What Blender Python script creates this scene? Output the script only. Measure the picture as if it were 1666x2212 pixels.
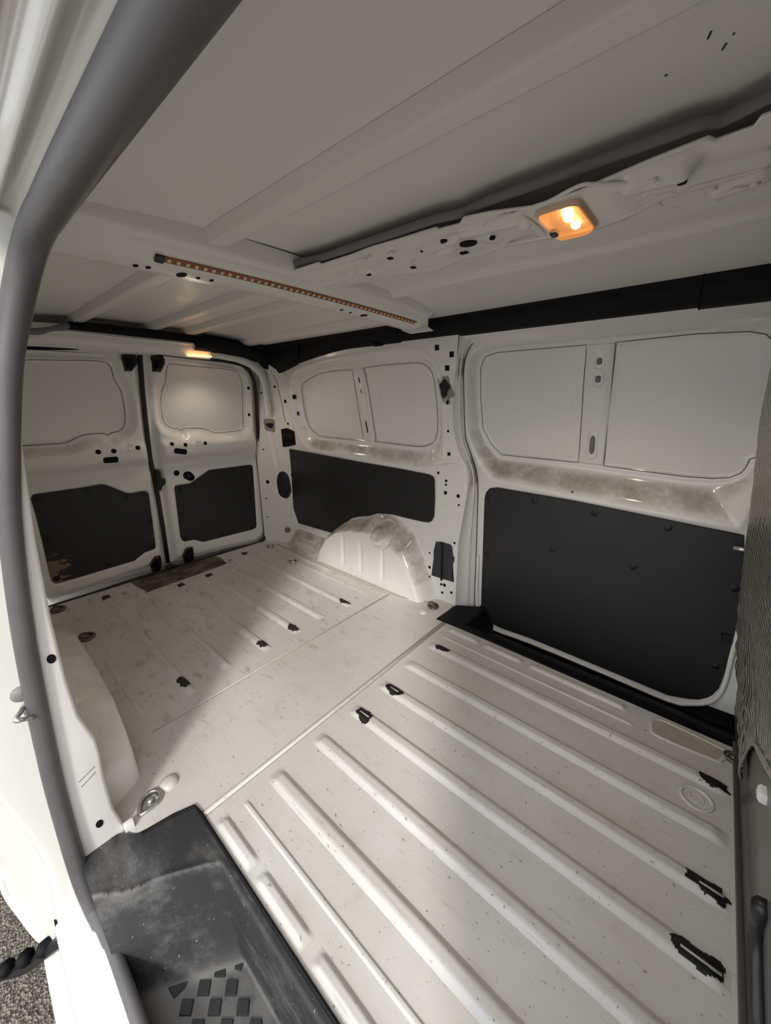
import bpy, bmesh, math, random
import numpy as np
from mathutils import Vector, Matrix

for o in list(bpy.data.objects): bpy.data.objects.remove(o, do_unlink=True)
random.seed(7); np.random.seed(7)
scene = bpy.context.scene
COL = scene.collection

# ------------------------------------------------------------------ camera, world, sun, exposure
F, CX, CY = 810.0, 833.0, 1106.0          # focal length and centre in pixels of the 1666 x 2212 photograph
PITCH, YAW = math.radians(16.77), math.radians(40.9)
CAM = np.array([0.0, 0.0, 1.0])           # x = towards the cab, y = across the van, z = up; load floor at z = 0
_fh = np.array([-math.sin(YAW), math.cos(YAW), 0]); RT = np.array([math.cos(YAW), math.sin(YAW), 0]); _up = np.array([0, 0, 1.0])
FW = _fh*math.cos(PITCH) - _up*math.sin(PITCH); UP = _up*math.cos(PITCH) + _fh*math.sin(PITCH)
cam = bpy.data.cameras.new('camera'); camo = bpy.data.objects.new('camera', cam); COL.objects.link(camo)
cam.sensor_fit = 'VERTICAL'; cam.sensor_height = 36.0; cam.lens = F/2212*36.0; cam.clip_start = 0.01
M = Matrix(((RT[0], UP[0], -FW[0], CAM[0]), (RT[1], UP[1], -FW[1], CAM[1]), (RT[2], UP[2], -FW[2], CAM[2]), (0, 0, 0, 1)))
camo.matrix_world = M
scene.camera = camo

w = bpy.data.worlds.new('world'); scene.world = w; w.use_nodes = True
bg = w.node_tree.nodes['Background']; bg.inputs['Color'].default_value = (0.93, 0.96, 1.0, 1); bg.inputs['Strength'].default_value = 0.92
sl = bpy.data.lights.new('sun', 'SUN'); so = bpy.data.objects.new('sun', sl); COL.objects.link(so)
SUN_EL = math.radians(34); sd = Vector((-0.595*math.cos(SUN_EL), 0.804*math.cos(SUN_EL), -math.sin(SUN_EL)))
so.rotation_euler = sd.to_track_quat('-Z', 'Y').to_euler(); so.location = (3, -4, 4)
sl.energy = 1.1; sl.angle = math.radians(9.0); sl.color = (1.0, 0.95, 0.87)
vs = scene.view_settings; vs.view_transform = 'Standard'; vs.look = 'None'; vs.gamma = 1.0; vs.use_curve_mapping = False
vs.exposure = 1.14

# ------------------------------------------------------------------ measuring helpers
def ray(px, py): return FW + RT*(px-CX)/F - UP*(py-CY)/F
def onp(px, py, ax, v):                                    # point of the photograph on the plane axis = v
    d = ray(px, py); return CAM + d*(v-CAM[ax])/d[ax]
def onplane(px, py, p, n):
    d = ray(px, py); return CAM + d*(np.dot(np.array(p)-CAM, n)/np.dot(d, n))
def fl(px, py, z=0.0): p = onp(px, py, 2, z); return (p[0], p[1])
class Surf:                                                # surface axis = f(a, b)
    def __init__(s, ax, f, start): s.ax, s.f, s.start = ax, f, start; s.ab = [i for i in range(3) if i != ax]
    def hit(s, px, py):
        v = s.start
        for _ in range(14):
            p = onp(px, py, s.ax, v); v = 0.5*v + 0.5*float(s.f(np.array(p[s.ab[0]]), np.array(p[s.ab[1]])))
        return onp(px, py, s.ax, v)
    def ab2(s, px, py): p = s.hit(px, py); return (p[s.ab[0]], p[s.ab[1]])
    def poly(s, pts): return [s.ab2(*p) for p in pts]
    def pt(s, a, b, off=0.0):
        p = [0, 0, 0]; p[s.ab[0]] = a; p[s.ab[1]] = b; p[s.ax] = float(s.f(np.array(a), np.array(b))) + off; return p
def crop(ox, oy, k, pts): return [(ox+x/k, oy+y/k) for x, y in pts]

def sdf(poly, X, Y):
    X = np.asarray(X, float); Y = np.asarray(Y, float)
    d = np.full(X.shape, 1e9); ins = np.zeros(X.shape, bool); n = len(poly)
    for i in range(n):
        x0, y0 = poly[i]; x1, y1 = poly[(i+1) % n]; ex, ey = x1-x0, y1-y0
        wx, wy = X-x0, Y-y0; t = np.clip((wx*ex+wy*ey)/(ex*ex+ey*ey+1e-12), 0, 1)
        d = np.minimum(d, (wx-ex*t)**2+(wy-ey*t)**2)
        c = ((y0 <= Y) & (y1 > Y)) | ((y1 <= Y) & (y0 > Y))
        with np.errstate(divide='ignore', invalid='ignore'):
            xi = x0 + (Y-y0)/(y1-y0 if y1 != y0 else 1e-9)*ex
        ins ^= c & (X < xi)
    d = np.sqrt(d); return np.where(ins, -d, d)
def capsule(X, Y, a, b):
    ex, ey = b[0]-a[0], b[1]-a[1]; t = np.clip(((X-a[0])*ex+(Y-a[1])*ey)/(ex*ex+ey*ey+1e-12), 0, 1)
    return np.hypot(X-a[0]-ex*t, Y-a[1]-ey*t)
def sst(x, a, b): t = np.clip((x-a)/(b-a), 0, 1); return t*t*(3-2*t)
def catmull(pts, n=6, closed=False):
    P = [np.array(p, float) for p in pts]; out = []; m = len(P)
    for i in range(m if closed else m-1):
        p0 = P[(i-1) % m] if closed or i > 0 else P[i]; p1 = P[i]; p2 = P[(i+1) % m]; p3 = P[(i+2) % m] if closed or i+2 < m else P[(i+1) % m]
        for k in range(n):
            t = k/n; out.append(tuple(0.5*((2*p1)+(-p0+p2)*t+(2*p0-5*p1+4*p2-p3)*t*t+(-p0+3*p1-3*p2+p3)*t**3)))
    if not closed: out.append(tuple(P[-1]))
    return out

# ------------------------------------------------------------------ materials
def nmat(name):
    m = bpy.data.materials.new(name); m.use_nodes = True; nt = m.node_tree
    b = nt.nodes['Principled BSDF']; return m, nt, b
def N(nt, t, **kw):
    n = nt.nodes.new(t)
    for k, v in kw.items():
        if k in n.inputs: n.inputs[k].default_value = v
        else: setattr(n, k, v)
    return n
def noise(nt, scale, detail=3.0, rough=0.55, stretch=None):
    tc = N(nt, 'ShaderNodeTexCoord'); mp = N(nt, 'ShaderNodeMapping')
    if stretch: mp.inputs['Scale'].default_value = stretch
    nt.links.new(tc.outputs['Object'], mp.inputs['Vector'])
    n = N(nt, 'ShaderNodeTexNoise', Scale=scale, Detail=detail, Roughness=rough); nt.links.new(mp.outputs['Vector'], n.inputs['Vector'])
    return n.outputs['Fac']
def ramp(nt, fac, a, b):
    r = N(nt, 'ShaderNodeMapRange'); r.interpolation_type = 'SMOOTHSTEP'
    r.inputs['From Min'].default_value = a; r.inputs['From Max'].default_value = b
    nt.links.new(fac, r.inputs['Value']); return r.outputs['Result']
def mul(nt, a, b):
    m = N(nt, 'ShaderNodeMath', operation='MULTIPLY')
    for i, v in enumerate((a, b)):
        if isinstance(v, (int, float)): m.inputs[i].default_value = v
        else: nt.links.new(v, m.inputs[i])
    return m.outputs[0]
def mixc(nt, fac, a, b):
    m = N(nt, 'ShaderNodeMix', data_type='RGBA')
    for s, v in ((m.inputs['Factor'], fac), (m.inputs['A'], a), (m.inputs['B'], b)):
        if isinstance(v, (int, float)): s.default_value = v
        elif isinstance(v, tuple): s.default_value = v + (1,) if len(v) == 3 else v
        else: nt.links.new(v, s)
    return m.outputs['Result']
def bump(nt, b, h, strength=0.2, dist=0.002):
    n = N(nt, 'ShaderNodeBump', Strength=strength, Distance=dist); nt.links.new(h, n.inputs['Height']); nt.links.new(n.outputs['Normal'], b.inputs['Normal'])
def plain(name, col, rough, metal=0.0, coat=0.0, var=0.0, vscale=30, bmp=0.0, bscale=400, spec=0.5):
    m, nt, b = nmat(name); b.inputs['Roughness'].default_value = rough; b.inputs['Metallic'].default_value = metal
    b.inputs['Coat Weight'].default_value = coat; b.inputs['Coat Roughness'].default_value = 0.12; b.inputs['Specular IOR Level'].default_value = spec
    n = noise(nt, vscale, 4)
    nt.links.new(mixc(nt, n, tuple(c*(1-var) for c in col), tuple(min(1, c*(1+var)) for c in col)), b.inputs['Base Color'])
    if bmp: bump(nt, b, noise(nt, bscale, 2), bmp, 0.001)
    return m
WHITE = (0.87, 0.86, 0.835)
def paint(name, dirt=0.0, up=0.0, col=WHITE, rough=0.28, coat=0.35):
    m, nt, b = nmat(name); b.inputs['Roughness'].default_value = rough; b.inputs['Coat Weight'].default_value = coat; b.inputs['Coat Roughness'].default_value = 0.1
    c = mixc(nt, noise(nt, 3.0, 4), tuple(v*0.97 for v in col), col)
    if dirt:
        f = mul(nt, ramp(nt, noise(nt, 45, 5, 0.65), 0.62, 0.74), dirt); c = mixc(nt, f, c, (0.30, 0.25, 0.20))
    if up:                                              # dust that has settled on ledges
        g = N(nt, 'ShaderNodeNewGeometry'); s = N(nt, 'ShaderNodeSeparateXYZ'); nt.links.new(g.outputs['Normal'], s.inputs[0])
        f = mul(nt, ramp(nt, s.outputs['Z'], 0.12, 0.62), ramp(nt, noise(nt, 9, 7, 0.75), 0.22, 0.68)); f = mul(nt, f, up)
        c = mixc(nt, f, c, (0.34, 0.29, 0.24))
        r = N(nt, 'ShaderNodeMapRange'); r.inputs['To Min'].default_value = rough; r.inputs['To Max'].default_value = 0.75; nt.links.new(f, r.inputs['Value']); nt.links.new(r.outputs['Result'], b.inputs['Roughness'])
    nt.links.new(c, b.inputs['Base Color']); return m
def floor_paint(name):
    m, nt, b = nmat(name); b.inputs['Roughness'].default_value = 0.38; b.inputs['Coat Weight'].default_value = 0.1; b.inputs['Coat Roughness'].default_value = 0.2
    c = mixc(nt, ramp(nt, noise(nt, 2.2, 5, 0.6), 0.35, 0.7), (0.66, 0.65, 0.635), (0.585, 0.565, 0.535))
    c = mixc(nt, mul(nt, ramp(nt, noise(nt, 75, 3, 0.6, (1, 1.4, 1)), 0.655, 0.70), 0.8), c, (0.22, 0.185, 0.15))        # chips
    tc = N(nt, 'ShaderNodeTexCoord'); sp = N(nt, 'ShaderNodeSeparateXYZ'); nt.links.new(tc.outputs['Object'], sp.inputs[0])
    rear = ramp(nt, sp.outputs['X'], -0.75, -1.35)
    g = mul(nt, ramp(nt, noise(nt, 16, 6, 0.72, (0.7, 1.5, 1)), 0.52, 0.72), 0.8)
    gm = N(nt, 'ShaderNodeMath', operation='MULTIPLY_ADD'); nt.links.new(rear, gm.inputs[0]); gm.inputs[1].default_value = 0.8; gm.inputs[2].default_value = 0.25
    c = mixc(nt, mul(nt, g, gm.outputs[0]), c, (0.34, 0.285, 0.225))                                                          # brown grime of the rear load area
    sc = mul(nt, ramp(nt, noise(nt, 22, 4, 0.6, (0.35, 6, 1)), 0.63, 0.70), 0.35); c = mixc(nt, sc, c, (0.30, 0.27, 0.24))    # scuffs
    nt.links.new(c, b.inputs['Base Color']); return m
MT = {}
MT['paint'] = paint('white_paint'); MT['paint_dirty'] = paint('white_paint_dusty', 0.35, 0.95)
MT['paint_door'] = paint('white_paint_door', 0.15, 0.3); MT['paint_roof'] = paint('white_paint_roof', 0.0, 0.0, (0.87, 0.86, 0.835), 0.36, 0.1); MT['paint_out'] = paint('white_paint_outside', 0.05, 0.0, (0.78, 0.765, 0.73), 0.3, 0.5)
MT['floor'] = floor_paint('floor_paint')
MT['panel'] = plain('black_hardboard', (0.017, 0.0175, 0.019), 0.45, var=0.25, vscale=8, bmp=0.05)
MT['plug'] = plain('black_plug', (0.004, 0.004, 0.005), 0.5); MT['dark'] = plain('dark_void', (0.006, 0.006, 0.0075), 0.8, spec=0.2)
MT['trim'] = plain('black_trim', (0.005, 0.005, 0.0065), 0.6, spec=0.2, var=0.3, bmp=0.08, bscale=700)
MT['latch'] = plain('black_latch', (0.010, 0.010, 0.011), 0.4, var=0.3)
MT['seal'] = plain('grey_rubber', (0.105, 0.10, 0.102), 0.5, var=0.28, vscale=9, bmp=0.1, bscale=250); MT['seal_black'] = plain('black_rubber', (0.012, 0.012, 0.014), 0.5)
MT['foam'] = plain('grey_foam', (0.20, 0.205, 0.215), 0.8); MT['seam'] = plain('seam_brown', (0.10, 0.085, 0.07), 0.8, var=0.4, vscale=60)  # grey for foam, dull brown for floor seams
MT['stain'] = plain('brown_joint', (0.33, 0.275, 0.21), 0.8, var=0.5, vscale=40); MT['gap'] = plain('dark_joint', (0.05, 0.048, 0.045), 0.8); MT['sealer'] = plain('seam_sealer', (0.44, 0.405, 0.35), 0.6, var=0.25, vscale=50)
MT['zinc'] = plain('zinc_metal', (0.55, 0.55, 0.54), 0.3, metal=0.9, var=0.25, vscale=80); MT['zinc_dark'] = plain('dirty_metal', (0.16, 0.14, 0.12), 0.45, metal=0.6, var=0.5, vscale=90)
MT['bulk'] = plain('dark_bulkhead', (0.088, 0.083, 0.074), 0.33, var=0.12, vscale=4)
MT['white_clip'] = plain('white_plastic', (0.62, 0.62, 0.62), 0.5)
MT['led_tape'] = plain('led_tape', (0.27, 0.095, 0.028), 0.5, var=0.4, vscale=160); MT['led'] = plain('led_chip', (0.80, 0.66, 0.42), 0.4)
MT['rust'] = plain('rusty_plug', (0.20, 0.13, 0.07), 0.7, var=0.4, vscale=120)
def worn(name, dark, light, thr, scale=70, rough=0.7):
    m, nt, b = nmat(name); b.inputs['Roughness'].default_value = rough
    nt.links.new(mixc(nt, ramp(nt, noise(nt, scale, 4, 0.7), thr, thr+0.12), dark, light), b.inputs['Base Color']); bump(nt, b, noise(nt, 300, 3), 0.4, 0.002); return m
MT['patch'] = worn('burnt_patch', (0.018, 0.015, 0.014), (0.26, 0.23, 0.20), 0.62); MT['patch_black'] = worn('black_patch', (0.004, 0.004, 0.005), (0.10, 0.09, 0.08), 0.70)
MT['pad'] = worn('worn_rubber_pad', (0.055, 0.045, 0.036), (0.15, 0.125, 0.10), 0.45, 9, 0.75)
def step_mat():
    m, nt, b = nmat('dusty_step_plastic'); b.inputs['Roughness'].default_value = 0.55
    f = ramp(nt, noise(nt, 6, 9, 0.75, (0.5, 1, 1)), 0.45, 0.70); c = mixc(nt, f, (0.026, 0.026, 0.028), (0.13, 0.126, 0.122))
    c = mixc(nt, mul(nt, ramp(nt, noise(nt, 170, 2), 0.70, 0.76), 0.6), c, (0.45, 0.43, 0.40)); tc = N(nt, 'ShaderNodeTexCoord'); sp = N(nt, 'ShaderNodeSeparateXYZ'); nt.links.new(tc.outputs['Object'], sp.inputs[0])
    c = mixc(nt, mul(nt, ramp(nt, sp.outputs['Z'], -0.190, -0.2015), ramp(nt, noise(nt, 9, 6, 0.7), 0.25, 0.6)), c, (0.135, 0.13, 0.124))      # grit lying in the tread well
    nt.links.new(c, b.inputs['Base Color']); bump(nt, b, noise(nt, 380, 3), 0.35, 0.0015); return m
MT['step'] = step_mat(); MT['tread'] = plain('tread_pad', (0.022, 0.022, 0.023), 0.6, var=0.5, vscale=40, bmp=0.3, bscale=500)
def chipped(name, corner):                                  # hardboard with the brown core showing where the paint has flaked
    m, nt, b = nmat(name); b.inputs['Roughness'].default_value = 0.5
    c = mixc(nt, noise(nt, 8, 4), (0.013, 0.0135, 0.015), (0.021, 0.021, 0.022))
    tc = N(nt, 'ShaderNodeTexCoord'); sp = N(nt, 'ShaderNodeSeparateXYZ'); nt.links.new(tc.outputs['Object'], sp.inputs[0])
    if corner:
        fy = ramp(nt, sp.outputs['Y'], 0.36, 0.17); fz = ramp(nt, sp.outputs['Z'], 0.40, 0.14); k = mul(nt, fy, fz)
        a = N(nt, 'ShaderNodeMath', operation='MULTIPLY_ADD'); nt.links.new(k, a.inputs[0]); a.inputs[1].default_value = 0.30; nt.links.new(noise(nt, 17, 4, 0.6, (1, 0.6, 2.4)), a.inputs[2])
        c = mixc(nt, ramp(nt, a.outputs[0], 0.69, 0.71), c, (0.235, 0.15, 0.095))
    c = mixc(nt, ramp(nt, noise(nt, 26, 4, 0.6, (1, 1, 1.9)), 0.735, 0.75), c, (0.34, 0.225, 0.13))
    nt.links.new(c, b.inputs['Base Color']); return m
MT['chip1'] = chipped('flaked_hardboard', True); MT['chip2'] = chipped('scratched_hardboard', False)
def foil():
    m, nt, b = nmat('foil'); b.inputs['Metallic'].default_value = 0.95; b.inputs['Roughness'].default_value = 0.30; b.inputs['Base Color'].default_value = (0.40, 0.39, 0.37, 1)
    tc = N(nt, 'ShaderNodeTexCoord'); mp = N(nt, 'ShaderNodeMapping'); mp.inputs['Rotation'].default_value = (0.5, 0, 0); nt.links.new(tc.outputs['Object'], mp.inputs[0])
    wv = N(nt, 'ShaderNodeTexWave', Scale=22.0, Distortion=2.5, Detail=2.0); wv.bands_direction = 'Y'; nt.links.new(mp.outputs[0], wv.inputs[0]); bump(nt, b, wv.outputs['Fac'], 0.45, 0.02); return m
MT['foil'] = foil()
def crinkle():
    m, nt, b = nmat('crinkled_foil'); b.inputs['Metallic'].default_value = 0.95; b.inputs['Roughness'].default_value = 0.25; b.inputs['Base Color'].default_value = (0.6, 0.59, 0.57, 1); bump(nt, b, noise(nt, 130, 4, 0.7), 1.0, 0.01); return m
MT['crinkle'] = crinkle()
def asphalt():
    m, nt, b = nmat('asphalt'); b.inputs['Roughness'].default_value = 0.9
    v = N(nt, 'ShaderNodeTexVoronoi', Scale=190.0); tc = N(nt, 'ShaderNodeTexCoord'); nt.links.new(tc.outputs['Object'], v.inputs['Vector'])
    sp = N(nt, 'ShaderNodeSeparateColor'); nt.links.new(v.outputs['Color'], sp.inputs[0])
    c = mixc(nt, ramp(nt, sp.outputs[0], 0.2, 1.0), (0.07, 0.06, 0.05), (0.30, 0.26, 0.215)); nt.links.new(c, b.inputs['Base Color']); bump(nt, b, v.outputs['Distance'], 0.8, 0.01); return m
MT['asphalt'] = asphalt()
def emit(name, col, s):
    m, nt, b = nmat(name); b.inputs['Base Color'].default_value = col+(1,); b.inputs['Emission Color'].default_value = col+(1,); b.inputs['Emission Strength'].default_value = s; return m
MT['bulb'] = emit('lit_bulb', (1.0, 0.66, 0.34), 5.0)
def lens():
    m, nt, b = nmat('lamp_lens'); b.inputs['Base Color'].default_value = (0.85, 0.55, 0.28, 1); b.inputs['Roughness'].default_value = 0.25
    b.inputs['Emission Color'].default_value = (1.0, 0.40, 0.12, 1); b.inputs['Emission Strength'].default_value = 0.22
    t = N(nt, 'ShaderNodeBsdfTransparent', Color=(1.0, 0.80, 0.52, 1)); mx = N(nt, 'ShaderNodeMixShader', Fac=0.5)
    nt.links.new(b.outputs[0], mx.inputs[1]); nt.links.new(t.outputs[0], mx.inputs[2])
    out = [n for n in nt.nodes if n.type == 'OUTPUT_MATERIAL'][0]; nt.links.new(mx.outputs[0], out.inputs['Surface'])
    v = N(nt, 'ShaderNodeTexVoronoi', Scale=260.0); bump(nt, b, v.outputs['Distance'], 0.6, 0.003); return m
MT['lens'] = lens()

# ------------------------------------------------------------------ mesh helpers
LOCAL = ('dome_lamp', 'tie_down_ring')                      # things whose parts are built about their own origin
def join(o, parent):
    o.parent = parent
    if not parent.name.startswith(LOCAL): o.matrix_parent_inverse = Matrix.Translation(-Vector(parent.location))
def obj(name, verts, faces, mat, parent=None, smooth=True, **tags):
    me = bpy.data.meshes.new(name); me.from_pydata([tuple(map(float, v)) for v in verts], [], [tuple(map(int, f)) for f in faces]); me.update()
    if smooth: me.polygons.foreach_set('use_smooth', [True]*len(me.polygons))
    me.materials.append(MT[mat] if isinstance(mat, str) else mat)
    o = bpy.data.objects.new(name, me); COL.objects.link(o)
    if parent is not None: join(o, parent)
    for k, v in tags.items(): o[k] = v
    return o
def bmobj(name, bm, mat, parent=None, smooth=True, **tags):
    me = bpy.data.meshes.new(name); bmesh.ops.recalc_face_normals(bm, faces=bm.faces); bm.to_mesh(me); bm.free()
    if smooth: me.polygons.foreach_set('use_smooth', [True]*len(me.polygons))
    me.materials.append(MT[mat] if isinstance(mat, str) else mat)
    o = bpy.data.objects.new(name, me); COL.objects.link(o)
    if parent is not None: join(o, parent)
    for k, v in tags.items(): o[k] = v
    return o
def empty(name, loc, **tags):
    o = bpy.data.objects.new(name, None); o.location = loc; o.empty_display_size = 0.05; COL.objects.link(o)
    for k, v in tags.items(): o[k] = v
    return o
def sharp(o, deg=35):
    try: o.data.set_sharp_from_angle(angle=math.radians(deg))
    except Exception: pass
    return o
def hf(name, S, outline, res, mat, flip=False, parent=None, thick=0.0, **tags):   # pressed sheet: heightfield over a 2-D outline
    P = np.array(outline); a0, b0 = P.min(0); a1, b1 = P.max(0)
    na, nb = max(2, int((a1-a0)/res)), max(2, int((b1-b0)/res))
    A, B = np.meshgrid(np.linspace(a0, a1, na+1), np.linspace(b0, b1, nb+1), indexing='ij')
    ca, cb = (A[:-1, :-1]+A[1:, 1:])/2, (B[:-1, :-1]+B[1:, 1:])/2
    keep = sdf(outline, ca, cb) < res*0.15
    cnt = np.zeros(A.shape, int)
    for di in (0, 1):
        for dj in (0, 1): cnt[di:na+di, dj:nb+dj] += keep
    bnd = (cnt > 0) & (cnt < 4); n = len(outline)
    pa, pb = A[bnd], B[bnd]; best = np.full(pa.shape, 1e9); qa, qb = pa.copy(), pb.copy()
    for i in range(n):
        x0, y0 = outline[i]; x1, y1 = outline[(i+1) % n]; ex, ey = x1-x0, y1-y0
        t = np.clip(((pa-x0)*ex+(pb-y0)*ey)/(ex*ex+ey*ey+1e-12), 0, 1); xx, yy = x0+ex*t, y0+ey*t; dd = np.hypot(pa-xx, pb-yy)
        m = dd < best; best[m] = dd[m]; qa[m] = xx[m]; qb[m] = yy[m]
    m = best < res*1.3; pa[m] = qa[m]; pb[m] = qb[m]; A = A.copy(); B = B.copy(); A[bnd] = pa; B[bnd] = pb
    D = S.f(A, B); idx = -np.ones(A.shape, int); used = cnt > 0; idx[used] = np.arange(used.sum())
    co = np.zeros((used.sum(), 3)); co[:, S.ab[0]] = A[used]; co[:, S.ab[1]] = B[used]; co[:, S.ax] = D[used]
    q = np.stack([idx[:-1, :-1][keep], idx[1:, :-1][keep], idx[1:, 1:][keep], idx[:-1, 1:][keep]], 1)
    if flip: q = q[:, ::-1]
    me = bpy.data.meshes.new(name); nv, nq = len(co), len(q)
    me.vertices.add(nv); me.vertices.foreach_set('co', co.ravel()); me.loops.add(nq*4); me.loops.foreach_set('vertex_index', q.ravel().astype(np.int32))
    me.polygons.add(nq); me.polygons.foreach_set('loop_start', np.arange(nq, dtype=np.int32)*4); me.update(calc_edges=True); me.validate()
    me.polygons.foreach_set('use_smooth', [True]*len(me.polygons)); me.materials.append(MT[mat])
    o = bpy.data.objects.new(name, me); COL.objects.link(o)
    if parent is not None: join(o, parent)
    for k, v in tags.items(): o[k] = v
    return o
def plate(name, S, outline, t, mat, parent=None, off=0.0, bev=0.002, sign=-1, depth=0.004, **tags):   # flat board lying on a surface; sign = towards the load space
    n = len(outline); P = np.array(outline); area = 0.5*np.sum(P[:, 0]*np.roll(P[:, 1], -1)-np.roll(P[:, 0], -1)*P[:, 1])
    d = np.roll(P, -1, 0)-np.roll(P, 1, 0); nr = np.stack([d[:, 1], -d[:, 0]], 1); nr /= np.linalg.norm(nr, axis=1)[:, None]+1e-9
    if area < 0: nr = -nr
    bm = bmesh.new(); rings = []
    for inset, h in ((0, -depth), (0, t-bev), (bev, t)):
        Q = P-nr*inset; rings.append([bm.verts.new(S.pt(Q[i][0], Q[i][1], off+sign*h)) for i in range(n)])
    for r0, r1 in zip(rings, rings[1:]):
        for i in range(n): bm.faces.new((r0[i], r0[(i+1) % n], r1[(i+1) % n], r1[i]))
    f = bm.faces.new(rings[-1]); bmesh.ops.triangulate(bm, faces=[f])
    o = bmobj(name, bm, mat, parent, True, **tags); sharp(o, 40); return o
def frame_at(p, n):
    n = Vector(n).normalized(); a = Vector((0, 0, 1)) if abs(n.z) < 0.9 else Vector((1, 0, 0)); u = a.cross(n).normalized(); v = n.cross(u); return Vector(p), u, v, n
_cache = {}
def disc(name, p, n, r, h, mat, parent=None, ry=None, seg=14, dome=0.6, rot=0.0, square=False, **tags):      # round or square cap standing on a surface
    ry = ry or r; p, u, v, n = frame_at(p, n); vs = []; fs = []
    if square:
        ring = [(-1, -1), (1, -1), (1, 1), (-1, 1)]
    else: ring = [(math.cos(2*math.pi*i/seg), math.sin(2*math.pi*i/seg)) for i in range(seg)]
    m = len(ring); c, s = math.cos(rot), math.sin(rot)
    for k, (sc, hh) in enumerate(((1, -0.003), (1, h*0.5), (dome, h))):
        for x, y in ring:
            x2, y2 = x*r*sc, y*ry*sc; vs.append(p+u*(x2*c-y2*s)+v*(x2*s+y2*c)+n*hh)
    for k in range(2):
        for i in range(m): fs.append((k*m+i, k*m+(i+1) % m, (k+1)*m+(i+1) % m, (k+1)*m+i))
    fs.append(tuple(range(2*m, 3*m))); return sharp(obj(name, vs, fs, mat, parent, True, **tags), 50)
def tube(name, pts, r, mat, parent=None, seg=8, closed=False, flat=1.0, cap=True, **tags):
    P = [Vector(p) for p in pts]; n = len(P); R = r if hasattr(r, '__len__') else [r]*n; vs = []; fs = []; up = None
    for i in range(n):
        t = (P[(i+1) % n]-P[i-1] if closed or 0 < i < n-1 else (P[1]-P[0] if i == 0 else P[-1]-P[-2])).normalized()
        if up is None: up = t.orthogonal().normalized() if abs(t.z) > 0.9 else (Vector((0, 0, 1))-t*t.z).normalized()
        up = (up-t*up.dot(t)).normalized(); sd_ = t.cross(up)
        for k in range(seg):
            a = 2*math.pi*k/seg; vs.append(P[i]+sd_*(math.cos(a)*R[i])+up*(math.sin(a)*R[i]*flat))
    for i in range(n if closed else n-1):
        for k in range(seg):
            a, b = i*seg+k, i*seg+(k+1) % seg; c, d = ((i+1) % n)*seg+(k+1) % seg, ((i+1) % n)*seg+k; fs.append((a, b, c, d))
    if not closed and cap: fs.append(tuple(range(seg))[::-1]); fs.append(tuple(range((n-1)*seg, n*seg)))
    return obj(name, vs, fs, mat, parent, True, **tags)
def box(name, lo, hi, mat, parent=None, bev=0.003, **tags):
    bm = bmesh.new(); bmesh.ops.create_cube(bm, size=1.0)
    for v in bm.verts: v.co = Vector([lo[i]+(v.co[i]+0.5)*(hi[i]-lo[i]) for i in range(3)])
    if bev: bmesh.ops.bevel(bm, geom=bm.edges[:], offset=bev, segments=2, affect='EDGES', profile=0.6)
    return sharp(bmobj(name, bm, mat, parent, True, **tags), 40)
def loft(name, curves, mat, parent=None, **tags):             # sheet through polylines with equal point counts
    n = len(curves[0]); vs = [p for c in curves for p in c]; fs = []
    for k in range(len(curves)-1):
        for i in range(n-1): fs.append((k*n+i, k*n+i+1, (k+1)*n+i+1, (k+1)*n+i))
    return obj(name, vs, fs, mat, parent, True, **tags)
def lookup(pts, key):                                       # piecewise-linear curve
    xs, ys = zip(*pts); return np.interp(key, xs, ys)
def ridge_h(s, t, L, wid, h, tap, k=0.62):
    a = np.clip(1-np.abs(t)/(wid/2), 0, 1); prof = sst(a, 0, k); e = sst(np.minimum(s, L-s), 0, tap); return h*prof*e
def ridge(name, p0, p1, wid, h, mat, parent, z0=0.0, sgn=1, tap=0.035, zf=None, **tags):   # pressed rib along x
    x0, x1 = sorted((p0[0], p1[0])); yc = (p0[1]+p1[1])/2; L = x1-x0
    ss = sorted(set([0, tap*0.25, tap*0.5, tap*0.75, tap] + [L-tap, L-tap*0.75, L-tap*0.5, L-tap*0.25, L] + list(np.linspace(tap, L-tap, 4))))
    tt = np.linspace(-wid/2, wid/2, 11 if sgn > 0 else 17); vs = []; fs = []; n = len(tt)
    for s in ss:
        for t in tt:
            zz = z0 if zf is None else float(zf(x0+s, yc+t)); vs.append((x0+s, yc+t, zz+sgn*(float(ridge_h(s, t, L, wid, h, tap, 0.62 if sgn > 0 else 0.34))+0.0004)))
    for i in range(len(ss)-1):
        for k in range(n-1):
            f = (i*n+k, (i+1)*n+k, (i+1)*n+k+1, i*n+k+1); fs.append(f if sgn > 0 else f[::-1])
    o = obj(name, vs, fs, mat, parent, True, **tags); o['_r'] = 0; del o['_r']; return o, (x0, yc, L, wid, h, tap)
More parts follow.
